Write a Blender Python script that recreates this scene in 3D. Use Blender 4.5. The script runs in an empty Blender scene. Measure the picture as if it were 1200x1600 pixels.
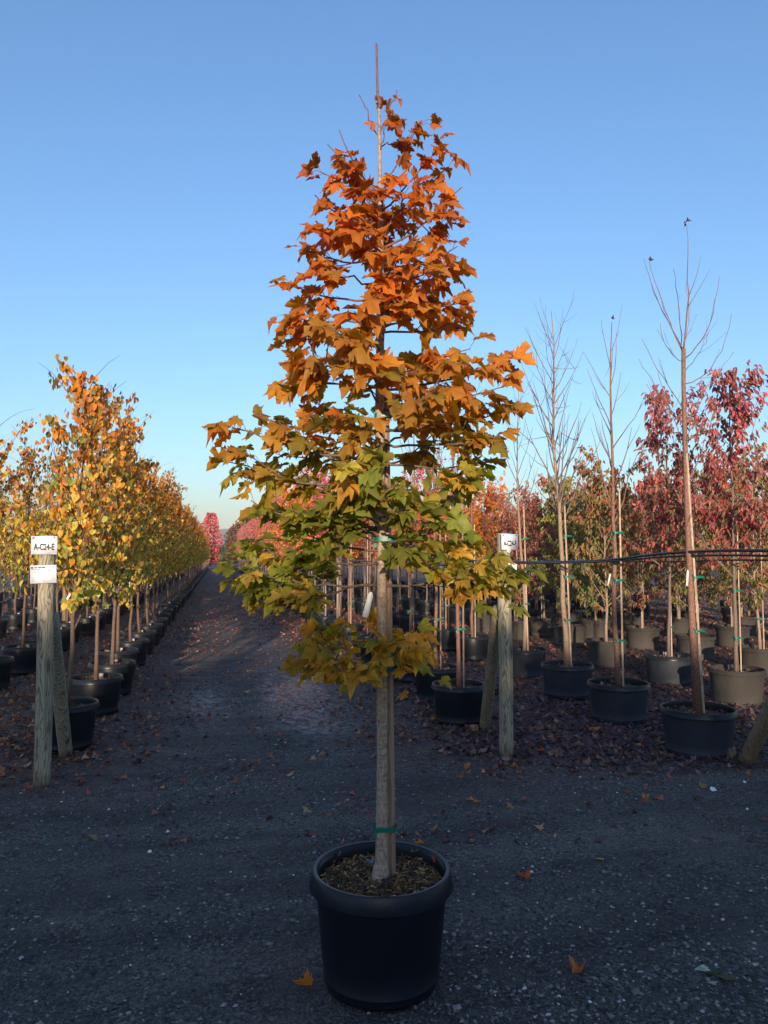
import bpy, math, random
import numpy as np
from mathutils import Vector, Matrix

# ---------------------------------------------------------------- camera, sky, sun, exposure
scene = bpy.context.scene
COL = scene.collection
CAM_H = 1.71
PITCH = math.atan(68 / 1155)
YAW = math.atan(260 / 1155)          # camera turned to the right of the rows, which run along +Y
cam_data = bpy.data.cameras.new('camera')
cam = bpy.data.objects.new('camera', cam_data)
COL.objects.link(cam)
cam.location = (0, 0, CAM_H)
cam.rotation_euler = (math.pi / 2 + PITCH, 0, -YAW)
cam_data.sensor_fit = 'VERTICAL'
cam_data.sensor_height = 36
cam_data.lens = 36 * 1155 / 1600
cam_data.clip_start = 0.05
cam_data.clip_end = 8000
scene.camera = cam

SUN_EL = math.radians(9.0)
SUN_AZ = math.radians(180 + 14)      # compass bearing of the sun, clockwise from +Y (behind the camera)
world = bpy.data.worlds.new('World')
scene.world = world
world.use_nodes = True
wn = world.node_tree.nodes
wl = world.node_tree.links
wn.clear()
w_out = wn.new('ShaderNodeOutputWorld')
w_bg = wn.new('ShaderNodeBackground')
w_sky = wn.new('ShaderNodeTexSky')
w_sky.sky_type = 'NISHITA'
w_sky.sun_disc = False
w_sky.sun_elevation = SUN_EL
w_sky.sun_rotation = SUN_AZ
w_sky.altitude = 100
w_sky.air_density = 1.3
w_sky.dust_density = 1.1
w_sky.ozone_density = 4.2
w_bg.inputs['Strength'].default_value = 0.15
w_wb = wn.new('ShaderNodeMix'); w_wb.data_type = 'RGBA'; w_wb.blend_type = 'MULTIPLY'   # camera white balance
w_wb.inputs[0].default_value = 1.0; w_wb.inputs[7].default_value = (0.95, 0.965, 1.04, 1)
wl.new(w_sky.outputs[0], w_wb.inputs[6])
wl.new(w_wb.outputs[2], w_bg.inputs['Color'])
wl.new(w_bg.outputs[0], w_out.inputs['Surface'])

sun_data = bpy.data.lights.new('sun', 'SUN')
sun_data.energy = 4.1
sun_data.angle = math.radians(0.6)
sun_data.color = (1.0, 0.80, 0.60)
sun = bpy.data.objects.new('sun', sun_data)
COL.objects.link(sun)
sdir = Vector((math.sin(SUN_AZ) * math.cos(SUN_EL), math.cos(SUN_AZ) * math.cos(SUN_EL), math.sin(SUN_EL)))
sun.rotation_euler = sdir.to_track_quat('Z', 'Y').to_euler()
sun.location = (-6, -14, 12)

scene.view_settings.view_transform = 'Standard'
scene.view_settings.look = 'None'
scene.view_settings.gamma = 1
scene.view_settings.exposure = 1.0
scene.view_settings.use_curve_mapping = False
scene.render.engine = 'CYCLES'
scene.cycles.max_bounces = 6
scene.cycles.diffuse_bounces = 3
scene.cycles.glossy_bounces = 2
scene.cycles.transmission_bounces = 3
scene.cycles.transparent_max_bounces = 4
scene.cycles.volume_bounces = 0

# ---------------------------------------------------------------- small helpers
RNG = np.random.default_rng(7)
random.seed(7)
PI = math.pi


def ray(px, py):
    x = (px - 600) / 1155; y = (800 - py) / 1155
    F = math.cos(PITCH) - math.sin(PITCH) * y
    U = math.sin(PITCH) + math.cos(PITCH) * y
    return x, F, U


def fr_world(F, R, z):
    return np.array([R * math.cos(YAW) + F * math.sin(YAW), F * math.cos(YAW) - R * math.sin(YAW), z])


def ground_at(px, py, z=0.0):
    x, F, U = ray(px, py)
    t = (z - CAM_H) / U
    return fr_world(F * t, x * t, z)


def at(px, py, D):
    """point seen at a photograph position at forward distance D"""
    x, F, U = ray(px, py)
    t = D / F
    return fr_world(D, x * t, CAM_H + U * t)


def tag(o, label=None, cat=None, group=None, kind=None):
    if label: o['label'] = label
    if cat: o['category'] = cat
    if group: o['group'] = group
    if kind: o['kind'] = kind
    return o


def empty(name, loc=(0, 0, 0), rz=0.0):
    o = bpy.data.objects.new(name, None)
    o.empty_display_size = 0.1
    COL.objects.link(o)
    o.location = loc
    o.rotation_euler = (0, 0, rz)
    return o


def link(name, mesh, parent=None, loc=None):
    o = bpy.data.objects.new(name, mesh)
    COL.objects.link(o)
    if parent: o.parent = parent
    if loc is not None: o.location = loc
    return o


def copy_tree(o, parent=None):
    c = o.copy()
    COL.objects.link(c)
    c.parent = parent
    for ch in o.children:
        copy_tree(ch, c)
    return c


class MB:
    """collects numpy vertices and faces; builds ONE mesh"""
    def __init__(s):
        s.V = []; s.F3 = []; s.F4 = []; s.C = []; s.UV = []; s.n = 0

    def add(s, V, F, col=None, uv=None):
        V = np.asarray(V, float)
        F = np.asarray(F, int)
        if len(F):
            (s.F3 if F.shape[1] == 3 else s.F4).append(F + s.n)
        s.V.append(V)
        s.C.append(np.tile(np.array([1, 1, 1.0]), (len(V), 1)) if col is None else np.broadcast_to(np.asarray(col, float), (len(V), 3)))
        s.UV.append(V[:, :2] if uv is None else np.asarray(uv, float))
        s.n += len(V)
        return s.n - len(V)

    def face(s, F):
        F = np.asarray(F, int)
        (s.F3 if F.shape[1] == 3 else s.F4).append(F)

    def mesh(s, name, mats, smooth=True, attrs=False):
        V = np.concatenate(s.V) if s.V else np.zeros((0, 3))
        me = bpy.data.meshes.new(name)
        f3 = np.concatenate(s.F3) if s.F3 else np.zeros((0, 3), int)
        f4 = np.concatenate(s.F4) if s.F4 else np.zeros((0, 4), int)
        loops = np.concatenate([f3.ravel(), f4.ravel()]).astype(np.int32)
        starts = np.concatenate([np.arange(len(f3)) * 3, len(f3) * 3 + np.arange(len(f4)) * 4]).astype(np.int32)
        me.vertices.add(len(V)); me.vertices.foreach_set('co', V.astype(np.float32).ravel())
        me.loops.add(len(loops)); me.loops.foreach_set('vertex_index', loops)
        me.polygons.add(len(starts)); me.polygons.foreach_set('loop_start', starts)
        me.update(calc_edges=True)
        me.polygons.foreach_set('use_smooth', [smooth] * len(starts))
        if attrs:
            C = np.concatenate(s.C)
            a = me.color_attributes.new('col', 'FLOAT_COLOR', 'POINT')
            a.data.foreach_set('color', np.hstack([C, np.ones((len(C), 1))]).astype(np.float32).ravel())
            UV = np.concatenate(s.UV)
            u = me.attributes.new('luv', 'FLOAT2', 'POINT')
            u.data.foreach_set('vector', UV.astype(np.float32).ravel())
        for m in (mats if isinstance(mats, (list, tuple)) else [mats]):
            me.materials.append(m)
        me.validate()
        return me

    def build(s, name, mat, parent=None, loc=None, smooth=True, attrs=False):
        return link(name, s.mesh(name, mat, smooth, attrs), parent, loc)


def norm(v):
    v = np.asarray(v, float)
    return v / (np.linalg.norm(v) + 1e-12)


def tube(mb, pts, radii, sides=8, cap=True, col=None, wob=0.0):
    pts = np.asarray(pts, float)
    n = len(pts)
    radii = np.broadcast_to(np.asarray(radii, float), (n,)) if np.ndim(radii) else np.full(n, radii)
    T = np.gradient(pts, axis=0)
    T /= np.linalg.norm(T, axis=1)[:, None] + 1e-12
    ref = np.array([1.0, 0, 0]) if abs(T[0][0]) < 0.9 else np.array([0, 1.0, 0])
    u = norm(np.cross(T[0], ref))
    V = []
    a = np.linspace(0, 2 * PI, sides, endpoint=False)
    for i in range(n):
        u = norm(u - T[i] * u.dot(T[i]))
        v = np.cross(T[i], u)
        r = radii[i] * (1 + wob * RNG.uniform(-1, 1, sides)) if wob else radii[i] * np.ones(sides)
        V.append(pts[i] + (np.cos(a) * r)[:, None] * u + (np.sin(a) * r)[:, None] * v)
    V = np.concatenate(V)
    base = mb.add(V, np.zeros((0, 4), int), col)
    i = np.arange(n - 1)[:, None]; j = np.arange(sides)[None, :]
    jn = (j + 1) % sides
    F = np.stack([i * sides + j, i * sides + jn, (i + 1) * sides + jn, (i + 1) * sides + j], -1).reshape(-1, 4) + base
    mb.face(F)
    if cap:
        for ring, c, flip in ((0, pts[0], True), (n - 1, pts[-1], False)):
            b = mb.add([c], np.zeros((0, 3), int), col)
            k = np.arange(sides)
            A = base + ring * sides + k; B = base + ring * sides + (k + 1) % sides
            mb.face(np.stack([B, A, np.full(sides, b)], 1) if flip else np.stack([A, B, np.full(sides, b)], 1))


def lathe(mb, prof, sides=40, col=None):
    a = np.linspace(0, 2 * PI, sides, endpoint=False)
    V = np.concatenate([np.stack([np.cos(a) * r, np.sin(a) * r, np.full(sides, z)], 1) for r, z in prof])
    base = mb.add(V, np.zeros((0, 4), int), col)
    n = len(prof)
    i = np.arange(n - 1)[:, None]; j = np.arange(sides)[None, :]; jn = (j + 1) % sides
    mb.face(np.stack([i * sides + j, i * sides + jn, (i + 1) * sides + jn, (i + 1) * sides + j], -1).reshape(-1, 4) + base)


def box(mb, c, s, R=None, col=None):
    c = np.asarray(c, float); s = np.asarray(s, float) / 2
    P = np.array([[x, y, z] for z in (-1, 1) for y in (-1, 1) for x in (-1, 1)]) * s
    if R is not None: P = P @ np.asarray(R).T
    F = [[0, 2, 3, 1], [4, 5, 7, 6], [0, 1, 5, 4], [2, 6, 7, 3], [0, 4, 6, 2], [1, 3, 7, 5]]
    mb.add(P + c, F, col)


def rotz(a):
    c, s = math.cos(a), math.sin(a)
    return np.array([[c, -s, 0], [s, c, 0], [0, 0, 1.0]])


# ---------------------------------------------------------------- materials
def mat(name, rough=0.7, color=(0.5, 0.5, 0.5)):
    m = bpy.data.materials.new(name)
    m.use_nodes = True
    n = m.node_tree.nodes; l = m.node_tree.links
    b = n['Principled BSDF']
    b.inputs['Base Color'].default_value = (*color, 1)
    b.inputs['Roughness'].default_value = rough
    return m, n, l, b


def noise(n, l, vec, scale, detail=4, rough=0.55):
    t = n.new('ShaderNodeTexNoise')
    t.inputs['Scale'].default_value = scale
    t.inputs['Detail'].default_value = detail
    t.inputs['Roughness'].default_value = rough
    if vec is not None: l.new(vec, t.inputs['Vector'])
    return t


def ramp(n, l, fac, stops):
    r = n.new('ShaderNodeValToRGB')
    e = r.color_ramp.elements
    while len(e) > 1: e.remove(e[-1])
    for i, (p, c) in enumerate(stops):
        k = e[0] if i == 0 else e.new(p)
        k.position = p
        k.color = (*c, 1) if len(c) == 3 else c
    l.new(fac, r.inputs['Fac'])
    return r


def bump(n, l, b, height, strength, dist, prev=None):
    k = n.new('ShaderNodeBump')
    k.inputs['Strength'].default_value = strength
    k.inputs['Distance'].default_value = dist
    l.new(height, k.inputs['Height'])
    if prev is not None: l.new(prev.outputs[0], k.inputs['Normal'])
    l.new(k.outputs[0], b.inputs['Normal'])
    return k


def scaled(n, l, s, kind='Object'):
    tc = n.new('ShaderNodeTexCoord'); mp = n.new('ShaderNodeMapping')
    mp.inputs['Scale'].default_value = s
    l.new(tc.outputs[kind], mp.inputs['Vector'])
    return mp.outputs[0]


def math_node(n, l, op, a, b=None, clamp=False):
    k = n.new('ShaderNodeMath'); k.operation = op; k.use_clamp = clamp
    for i, v in enumerate((a, b)):
        if v is None: continue
        if isinstance(v, (int, float)): k.inputs[i].default_value = v
        else: l.new(v, k.inputs[i])
    return k.outputs[0]


def mix_col(n, l, fac, a, b, blend='MIX'):
    k = n.new('ShaderNodeMix'); k.data_type = 'RGBA'; k.blend_type = blend
    for idx, v in ((0, fac), (6, a), (7, b)):
        if isinstance(v, (int, float)): k.inputs[idx].default_value = v
        elif isinstance(v, tuple): k.inputs[idx].default_value = (*v, 1)
        else: l.new(v, k.inputs[idx])
    return k.outputs[2]


def leaf_material(name, veins, trans=0.35, rough=0.5):
    m, n, l, b = mat(name, rough)
    at_ = n.new('ShaderNodeAttribute'); at_.attribute_name = 'col'
    info = n.new('ShaderNodeObjectInfo')
    col = at_.outputs['Color']
    tn = noise(n, l, scaled(n, l, (28, 28, 28)), 1.0, 3)
    v = math_node(n, l, 'MULTIPLY_ADD', tn.outputs['Fac'], 0.7); v.node.inputs[2].default_value = 0.65
    col = mix_col(n, l, 1.0, col, v, 'MULTIPLY')
    bl = noise(n, l, scaled(n, l, (17, 17, 17)), 1.0, 2)
    bl.noise_dimensions = '4D'; l.new(math_node(n, l, 'MULTIPLY', info.outputs['Random'], 40.0), bl.inputs['W'])
    bf = ramp(n, l, bl.outputs['Fac'], [(0.58, (0, 0, 0)), (0.70, (0.75, 0.75, 0.75))]).outputs[0]
    col = mix_col(n, l, bf, col, mix_col(n, l, 1.0, col, (0.55, 0.36, 0.35), 'MULTIPLY'))
    if veins:
        uv = n.new('ShaderNodeAttribute'); uv.attribute_name = 'luv'
        sp = n.new('ShaderNodeSeparateXYZ'); l.new(uv.outputs['Vector'], sp.inputs[0])
        ang = math_node(n, l, 'ARCTAN2', sp.outputs[0], sp.outputs[1])
        q = math_node(n, l, 'DIVIDE', ang, 0.74)
        fr = math_node(n, l, 'SUBTRACT', q, math_node(n, l, 'ROUND', q))
        fr = math_node(n, l, 'MULTIPLY', math_node(n, l, 'ABSOLUTE', fr), 0.74)
        ln = n.new('ShaderNodeVectorMath'); ln.operation = 'LENGTH'; l.new(uv.outputs['Vector'], ln.inputs[0])
        d = math_node(n, l, 'MULTIPLY', fr, ln.outputs['Value'])
        vein = math_node(n, l, 'LESS_THAN', d, 0.018)
        # side veins leave each main vein in a herring-bone
        w = math_node(n, l, 'SUBTRACT', ln.outputs['Value'], math_node(n, l, 'MULTIPLY', d, 0.9))
        w = math_node(n, l, 'FRACT', math_node(n, l, 'MULTIPLY', w, 8.0))
        side = math_node(n, l, 'MULTIPLY', math_node(n, l, 'LESS_THAN', w, 0.13), 0.45)
        fac = math_node(n, l, 'MAXIMUM', vein, side)
        light = mix_col(n, l, 0.5, col, (0.32, 0.22, 0.06))
        col = mix_col(n, l, math_node(n, l, 'MULTIPLY', fac, 0.95), col, light)
        bump(n, l, b, fac, 0.35, 0.002)
    l.new(col, b.inputs['Base Color'])
    b.inputs['Specular IOR Level'].default_value = 0.35
    tr = n.new('ShaderNodeBsdfTranslucent')
    sat = n.new('ShaderNodeHueSaturation'); sat.inputs['Saturation'].default_value = 1.15; sat.inputs['Value'].default_value = 1.3
    l.new(col, sat.inputs['Color']); l.new(sat.outputs[0], tr.inputs['Color'])
    mx = n.new('ShaderNodeMixShader'); mx.inputs[0].default_value = trans
    l.new(b.outputs[0], mx.inputs[1]); l.new(tr.outputs[0], mx.inputs[2])
    l.new(mx.outputs[0], n['Material Output'].inputs['Surface'])
    return m


def bark_material(name, c0, c1, rings=False, scale=1.0):
    m, n, l, b = mat(name, 0.8)
    v = scaled(n, l, (24 * scale, 24 * scale, 13 * scale))
    t = noise(n, l, v, 4, 6)
    v2 = scaled(n, l, (9, 9, 48))
    t2 = noise(n, l, v2, 2.2, 4)
    r = ramp(n, l, t.outputs['Fac'], [(0.32, c0), (0.62, c1)])
    dark = ramp(n, l, t2.outputs['Fac'], [(0.34, (0.55, 0.5, 0.46)), (0.5, (1, 1, 1))])
    c = mix_col(n, l, 0.7 if rings else 0.35, r.outputs[0], dark.outputs[0], 'MULTIPLY')
    l.new(c, b.inputs['Base Color'])
    k = bump(n, l, b, t.outputs['Fac'], 0.5, 0.004)
    bump(n, l, b, t2.outputs['Fac'], 0.4, 0.003, k)
    return m


def wood_material(name, c0, c1, knots=True, grain=1.0):
    m, n, l, b = mat(name, 0.82)
    v = scaled(n, l, (10 * grain, 10 * grain, 0.8 * grain))
    warp = noise(n, l, scaled(n, l, (6, 6, 1.6)), 1.5, 3)
    add = n.new('ShaderNodeVectorMath'); add.operation = 'MULTIPLY_ADD'
    l.new(warp.outputs['Color'], add.inputs[0]); add.inputs[1].default_value = (1.8, 1.8, 1.8); l.new(v, add.inputs[2])
    w = n.new('ShaderNodeTexWave'); w.wave_type = 'RINGS'; w.rings_direction = 'Z'
    w.inputs['Scale'].default_value = 1.7; w.inputs['Distortion'].default_value = 4.0; w.inputs['Detail'].default_value = 2
    l.new(add.outputs[0], w.inputs['Vector'])
    f = noise(n, l, scaled(n, l, (55 * grain, 55 * grain, 2.2)), 1.0, 4)
    cm = tuple(a_ * .45 + b_ * .55 for a_, b_ in zip(c0, c1))
    r = ramp(n, l, w.outputs['Fac'], [(0.0, c0), (0.16, cm), (0.9, c1)])
    g = ramp(n, l, f.outputs['Fac'], [(0.3, (0.55, 0.52, 0.5)), (0.6, (1.1, 1.1, 1.1))])
    c = mix_col(n, l, 0.8, r.outputs[0], g.outputs[0], 'MULTIPLY')
    if knots:
        vo = n.new('ShaderNodeTexVoronoi'); l.new(scaled(n, l, (7, 7, 2.6)), vo.inputs['Vector']); vo.inputs['Scale'].default_value = 1.0
        kk = ramp(n, l, vo.outputs['Distance'], [(0.07, (0.35, 0.28, 0.22)), (0.2, (1, 1, 1))])
        c = mix_col(n, l, 1.0, c, kk.outputs[0], 'MULTIPLY')
    l.new(c, b.inputs['Base Color'])
    k = bump(n, l, b, w.outputs['Fac'], 0.35, 0.003)
    bump(n, l, b, f.outputs['Fac'], 0.4, 0.002, k)
    return m


def pot_material(name, base, dust, amount, rough=0.42):
    m, n, l, b = mat(name, rough, base)
    t = noise(n, l, scaled(n, l, (5, 5, 3)), 1.2, 6, 0.65)
    t2 = noise(n, l, scaled(n, l, (160, 160, 160)), 1.0, 3)
    tc = n.new('ShaderNodeTexCoord'); sp = n.new('ShaderNodeSeparateXYZ'); l.new(tc.outputs['Object'], sp.inputs[0])
    low = math_node(n, l, 'MULTIPLY_ADD', sp.outputs[2], -1.6); low.node.inputs[2].default_value = 0.55
    f = math_node(n, l, 'ADD', t.outputs['Fac'], low)
    f = ramp(n, l, f, [(0.45, (0, 0, 0)), (0.95, (1, 1, 1))]).outputs[0]
    sc = ramp(n, l, t2.outputs['Fac'], [(0.35, (0.5, 0.5, 0.5)), (0.6, (1, 1, 1))]).outputs[0]
    f = math_node(n, l, 'MULTIPLY', f, sc)
    f = math_node(n, l, 'MULTIPLY_ADD', f, amount); f.node.inputs[2].default_value = amount * 0.35
    l.new(mix_col(n, l, f, base, dust), b.inputs['Base Color'])
    scr = noise(n, l, scaled(n, l, (40, 40, 9)), 1.0, 5, .75)
    sf = ramp(n, l, scr.outputs['Fac'], [(.63, (0, 0, 0)), (.72, (1, 1, 1))]).outputs[0]
    f = math_node(n, l, 'MAXIMUM', f, math_node(n, l, 'MULTIPLY', sf, .45))
    l.new(mix_col(n, l, f, base, dust), b.inputs['Base Color'])
    rr = math_node(n, l, 'MULTIPLY_ADD', f, 0.5); rr.node.inputs[2].default_value = rough
    l.new(rr, b.inputs['Roughness'])
    bump(n, l, b, t2.outputs['Fac'], 0.10, 0.002)
    b.inputs['Specular IOR Level'].default_value = 0.22
    return m


M = {}
M['maple_leaf'] = leaf_material('maple_leaf', True, 0.58, 0.5)
M['leaf'] = leaf_material('small_leaf', False, 0.42, 0.5)
M['dry_leaf'] = leaf_material('dry_leaf', False, 0.08, 0.75)
M['maple_bark'] = bark_material('maple_bark', (0.20, 0.145, 0.105), (0.40, 0.30, 0.22), True)
M['branch_bark'] = bark_material('branch_bark', (0.07, 0.05, 0.04), (0.16, 0.12, 0.09))
M['twig'] = bark_material('twig_bark', (0.11, 0.05, 0.04), (0.2, 0.1, 0.075))
M['brown_bark'] = bark_material('brown_bark', (0.075, 0.045, 0.03), (0.17, 0.105, 0.07))
M['red_bark'] = bark_material('red_brown_bark', (0.11, 0.055, 0.04), (0.27, 0.14, 0.095))
M['tan_bark'] = bark_material('tan_bark', (0.2, 0.13, 0.085), (0.36, 0.25, 0.17))
M['grey_twig'] = bark_material('grey_twig_bark', (0.11, 0.075, 0.06), (0.21, 0.15, 0.12))
M['stake'] = wood_material('stake_wood', (0.22, 0.14, 0.10), (0.38, 0.26, 0.185), False, 2.0)
M['pale_stake'] = wood_material('pale_stake_wood', (0.36, 0.25, 0.17), (0.55, 0.42, 0.3), False, 2.0)
M['post'] = wood_material('treated_post_wood', (0.125, 0.11, 0.075), (0.36, 0.32, 0.22))
M['brace'] = wood_material('brace_wood', (0.12, 0.095, 0.06), (0.28, 0.23, 0.15))
M['brown_post'] = wood_material('brown_post_wood', (0.12, 0.085, 0.05), (0.26, 0.18, 0.11))
M['pot'] = pot_material('black_plastic', (0.0045, 0.0065, 0.011), (0.05, 0.055, 0.065), 0.06, 0.40)
M['rim'] = pot_material('black_plastic_rim', (0.009, 0.012, 0.017), (0.07, 0.075, 0.08), 0.12, 0.28)
M['pot_b'] = pot_material('scuffed_plastic', (0.010, 0.014, 0.021), (0.09, 0.095, 0.11), 0.24, 0.5)
M['pot_dusty'] = pot_material('dusty_plastic', (0.018, 0.017, 0.017), (0.105, 0.092, 0.078), 0.5, 0.6)
M['tape'] = mat('green_tape', 0.4, (0.0, 0.13, 0.085))[0]
M['tag'] = mat('white_tag', 0.45, (0.78, 0.78, 0.76))[0]
M['board'] = mat('white_board', 0.4, (0.74, 0.76, 0.80))[0]
M['paper'] = mat('laminated_paper', 0.3, (0.72, 0.76, 0.82))[0]
for k_ in ('board', 'paper'):
    nt = M[k_].node_tree; n_, l_ = nt.nodes, nt.links
    t_ = noise(n_, l_, scaled(n_, l_, (9, 9, 14)), 1.0, 6, .7)
    base_ = tuple(n_['Principled BSDF'].inputs['Base Color'].default_value)[:3]
    l_.new(ramp(n_, l_, t_.outputs['Fac'], [(.34, tuple(c_ * .66 for c_ in base_)), (.56, base_)]).outputs[0], n_['Principled BSDF'].inputs['Base Color'])
M['ink'] = mat('black_ink', 0.6, (0.018, 0.018, 0.022))[0]
M['poly'] = mat('black_poly_pipe', 0.32, (0.012, 0.012, 0.014))[0]
M['wire'] = mat('wire', 0.5, (0.06, 0.06, 0.06))[0]


def soil_material():
    m, n, l, b = mat('potting_soil', 0.9)
    t = noise(n, l, scaled(n, l, (45, 45, 45)), 1, 6, 0.7)
    r = ramp(n, l, t.outputs['Fac'], [(0.35, (0.014, 0.009, 0.006)), (0.52, (0.06, 0.037, 0.02)), (0.7, (0.16, 0.105, 0.06))])
    l.new(r.outputs[0], b.inputs['Base Color'])
    bump(n, l, b, t.outputs['Fac'], 0.9, 0.012)
    return m


M['soil'] = soil_material()


def ground_material():
    m, n, l, b = mat('gravel_ground', 0.85)
    geo = n.new('ShaderNodeNewGeometry')
    P = geo.outputs['Position']
    sp = n.new('ShaderNodeSeparateXYZ'); l.new(P, sp.inputs[0])
    X, Y = sp.outputs[0], sp.outputs[1]
    big = noise(n, l, P, 0.55, 4, 0.6)
    mid = noise(n, l, P, 4.5, 5, 0.6)
    fine = noise(n, l, P, 85, 4, 0.7)
    vo = n.new('ShaderNodeTexVoronoi'); vo.inputs['Scale'].default_value = 75; l.new(P, vo.inputs['Vector'])
    vo2 = n.new('ShaderNodeTexVoronoi'); vo2.inputs['Scale'].default_value = 34; l.new(P, vo2.inputs['Vector'])
    cell = n.new('ShaderNodeSeparateColor'); l.new(vo.outputs['Color'], cell.inputs[0])
    stone = ramp(n, l, cell.outputs[0], [(0.0, (0.006, 0.006, 0.007)), (0.45, (0.042, 0.040, 0.039)), (0.8, (0.11, 0.105, 0.10)), (0.97, (0.18, 0.17, 0.16))])
    silt = ramp(n, l, fine.outputs['Fac'], [(0.36, (0.024, 0.023, 0.022)), (0.64, (0.13, 0.124, 0.118))])
    loose = ramp(n, l, mid.outputs['Fac'], [(0.42, (0, 0, 0)), (0.6, (1, 1, 1))]).outputs[0]
    c = mix_col(n, l, math_node(n, l, 'MULTIPLY_ADD', loose, 0.55), silt.outputs[0], stone.outputs[0])
    c.node.inputs[0].links[0].from_node.inputs[2].default_value = 0.25
    trk = noise(n, l, None, 1.0, 3, .6)
    mpg = n.new('ShaderNodeMapping'); mpg.inputs['Rotation'].default_value = (0, 0, .25); mpg.inputs['Scale'].default_value = (.45, 2.4, 1)
    l.new(P, mpg.inputs['Vector']); l.new(mpg.outputs[0], trk.inputs['Vector'])
    bt = math_node(n, l, 'MULTIPLY_ADD', trk.outputs['Fac'], .55); bk_ = bt.node; l.new(math_node(n, l, 'MULTIPLY', big.outputs['Fac'], .45), bk_.inputs[2])
    shade = ramp(n, l, bt, [(0.38, (0.48, 0.48, 0.5)), (0.5, (.95, .95, .95)), (0.62, (1.55, 1.52, 1.5))])
    c = mix_col(n, l, 1.0, c, shade.outputs[0], 'MULTIPLY')
    # trodden-in leaf mould: everywhere but the wheel-packed lane and the turning area in front
    lane = math_node(n, l, 'ABSOLUTE', math_node(n, l, 'SUBTRACT', X, 0.35))
    lane = ramp(n, l, math_node(n, l, 'MULTIPLY', math_node(n, l, 'ADD', lane, math_node(n, l, 'MULTIPLY', mid.outputs['Fac'], 0.6)), 0.4), [(0.42, (0, 0, 0)), (0.75, (1, 1, 1))]).outputs[0]
    front = ramp(n, l, math_node(n, l, 'MULTIPLY', math_node(n, l, 'ADD', Y, math_node(n, l, 'MULTIPLY', big.outputs['Fac'], 2.0)), 0.1), [(0.6, (0, 0, 0)), (0.76, (1, 1, 1))]).outputs[0]
    far = ramp(n, l, math_node(n, l, 'MULTIPLY', Y, 0.01), [(0.12, (0, 0, 0)), (0.45, (0.75, 0.75, 0.75))]).outputs[0]
    lf = math_node(n, l, 'MAXIMUM', lane, far)
    lf = math_node(n, l, 'MULTIPLY', lf, front)
    vo3 = n.new('ShaderNodeTexVoronoi'); vo3.inputs['Scale'].default_value = 22; l.new(P, vo3.inputs['Vector'])
    cs = n.new('ShaderNodeSeparateColor'); l.new(vo3.outputs['Color'], cs.inputs[0])
    litter = ramp(n, l, cs.outputs[1], [(0.0, (0.035, 0.022, 0.022)), (0.4, (0.08, 0.04, 0.032)), (0.7, (0.13, 0.06, 0.04)), (1.0, (0.2, 0.11, 0.06))])
    pick = math_node(n, l, 'LESS_THAN', cs.outputs[0], 0.75)
    c = mix_col(n, l, math_node(n, l, 'MULTIPLY', math_node(n, l, 'MULTIPLY', lf, 0.8), pick), c, litter.outputs[0])
    c = mix_col(n, l, 1.0, c, (1.10, 1.0, .92), 'MULTIPLY')
    l.new(c, b.inputs['Base Color'])
    # wet wheel ruts
    def spot(cx, cy, wx, wy, amp):
        dx = math_node(n, l, 'POWER', math_node(n, l, 'ABSOLUTE', math_node(n, l, 'DIVIDE', math_node(n, l, 'SUBTRACT', X, cx), wx)), 2.0)
        dy = math_node(n, l, 'POWER', math_node(n, l, 'ABSOLUTE', math_node(n, l, 'DIVIDE', math_node(n, l, 'SUBTRACT', Y, cy), wy)), 2.0)
        e = math_node(n, l, 'EXPONENT', math_node(n, l, 'MULTIPLY', math_node(n, l, 'ADD', dx, dy), -1.0))
        return math_node(n, l, 'MULTIPLY', e, amp)
    wet = math_node(n, l, 'ADD', spot(1.0, 9.0, 0.40, 1.7, 2.4), spot(-0.12, 9.1, 0.32, 1.5, 0.9))
    wet = math_node(n, l, 'ADD', wet, spot(0.95, 13.5, 0.35, 3.0, 0.55))
    wn_ = noise(n, l, P, 11, 4, .65)
    wet = math_node(n, l, 'MULTIPLY', wet, ramp(n, l, wn_.outputs['Fac'], [(.42, (.1, .1, .1)), (.56, (1, 1, 1))]).outputs[0])
    wet = math_node(n, l, 'MULTIPLY', wet, ramp(n, l, mid.outputs['Fac'], [(0.36, (0.6, 0.6, 0.6)), (0.6, (1, 1, 1))]).outputs[0], True)
    rg = math_node(n, l, 'MULTIPLY_ADD', wet, -0.60); rg.node.inputs[2].default_value = 0.86
    l.new(rg, b.inputs['Roughness'])
    l.new(math_node(n, l, 'MULTIPLY_ADD', wet, 0.6), b.inputs['Specular IOR Level']); b.inputs['Specular IOR Level'].links[0].from_node.inputs[2].default_value = 0.45
    h = math_node(n, l, 'SUBTRACT', 1.0, vo.outputs['Distance'])
    h2 = math_node(n, l, 'SUBTRACT', 1.0, vo2.outputs['Distance'])
    k = bump(n, l, b, h, 0.55, 0.022)
    k.inputs['Strength'].default_value = 0.55
    damp = math_node(n, l, 'MULTIPLY_ADD', wet, -0.25); damp.node.inputs[2].default_value = 0.6
    l.new(damp, k.inputs['Strength'])
    k2 = bump(n, l, b, math_node(n, l, 'MULTIPLY', h2, loose), 0.6, 0.04, k)
    bump(n, l, b, fine.outputs['Fac'], 0.5, 0.02, k2)
    return m


M['ground'] = ground_material()


def stone_material():
    m, n, l, b = mat('pebble', 0.75)
    a = n.new('ShaderNodeAttribute'); a.attribute_name = 'col'
    l.new(a.outputs['Color'], b.inputs['Base Color'])
    return m


M['stone'] = stone_material()


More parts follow.
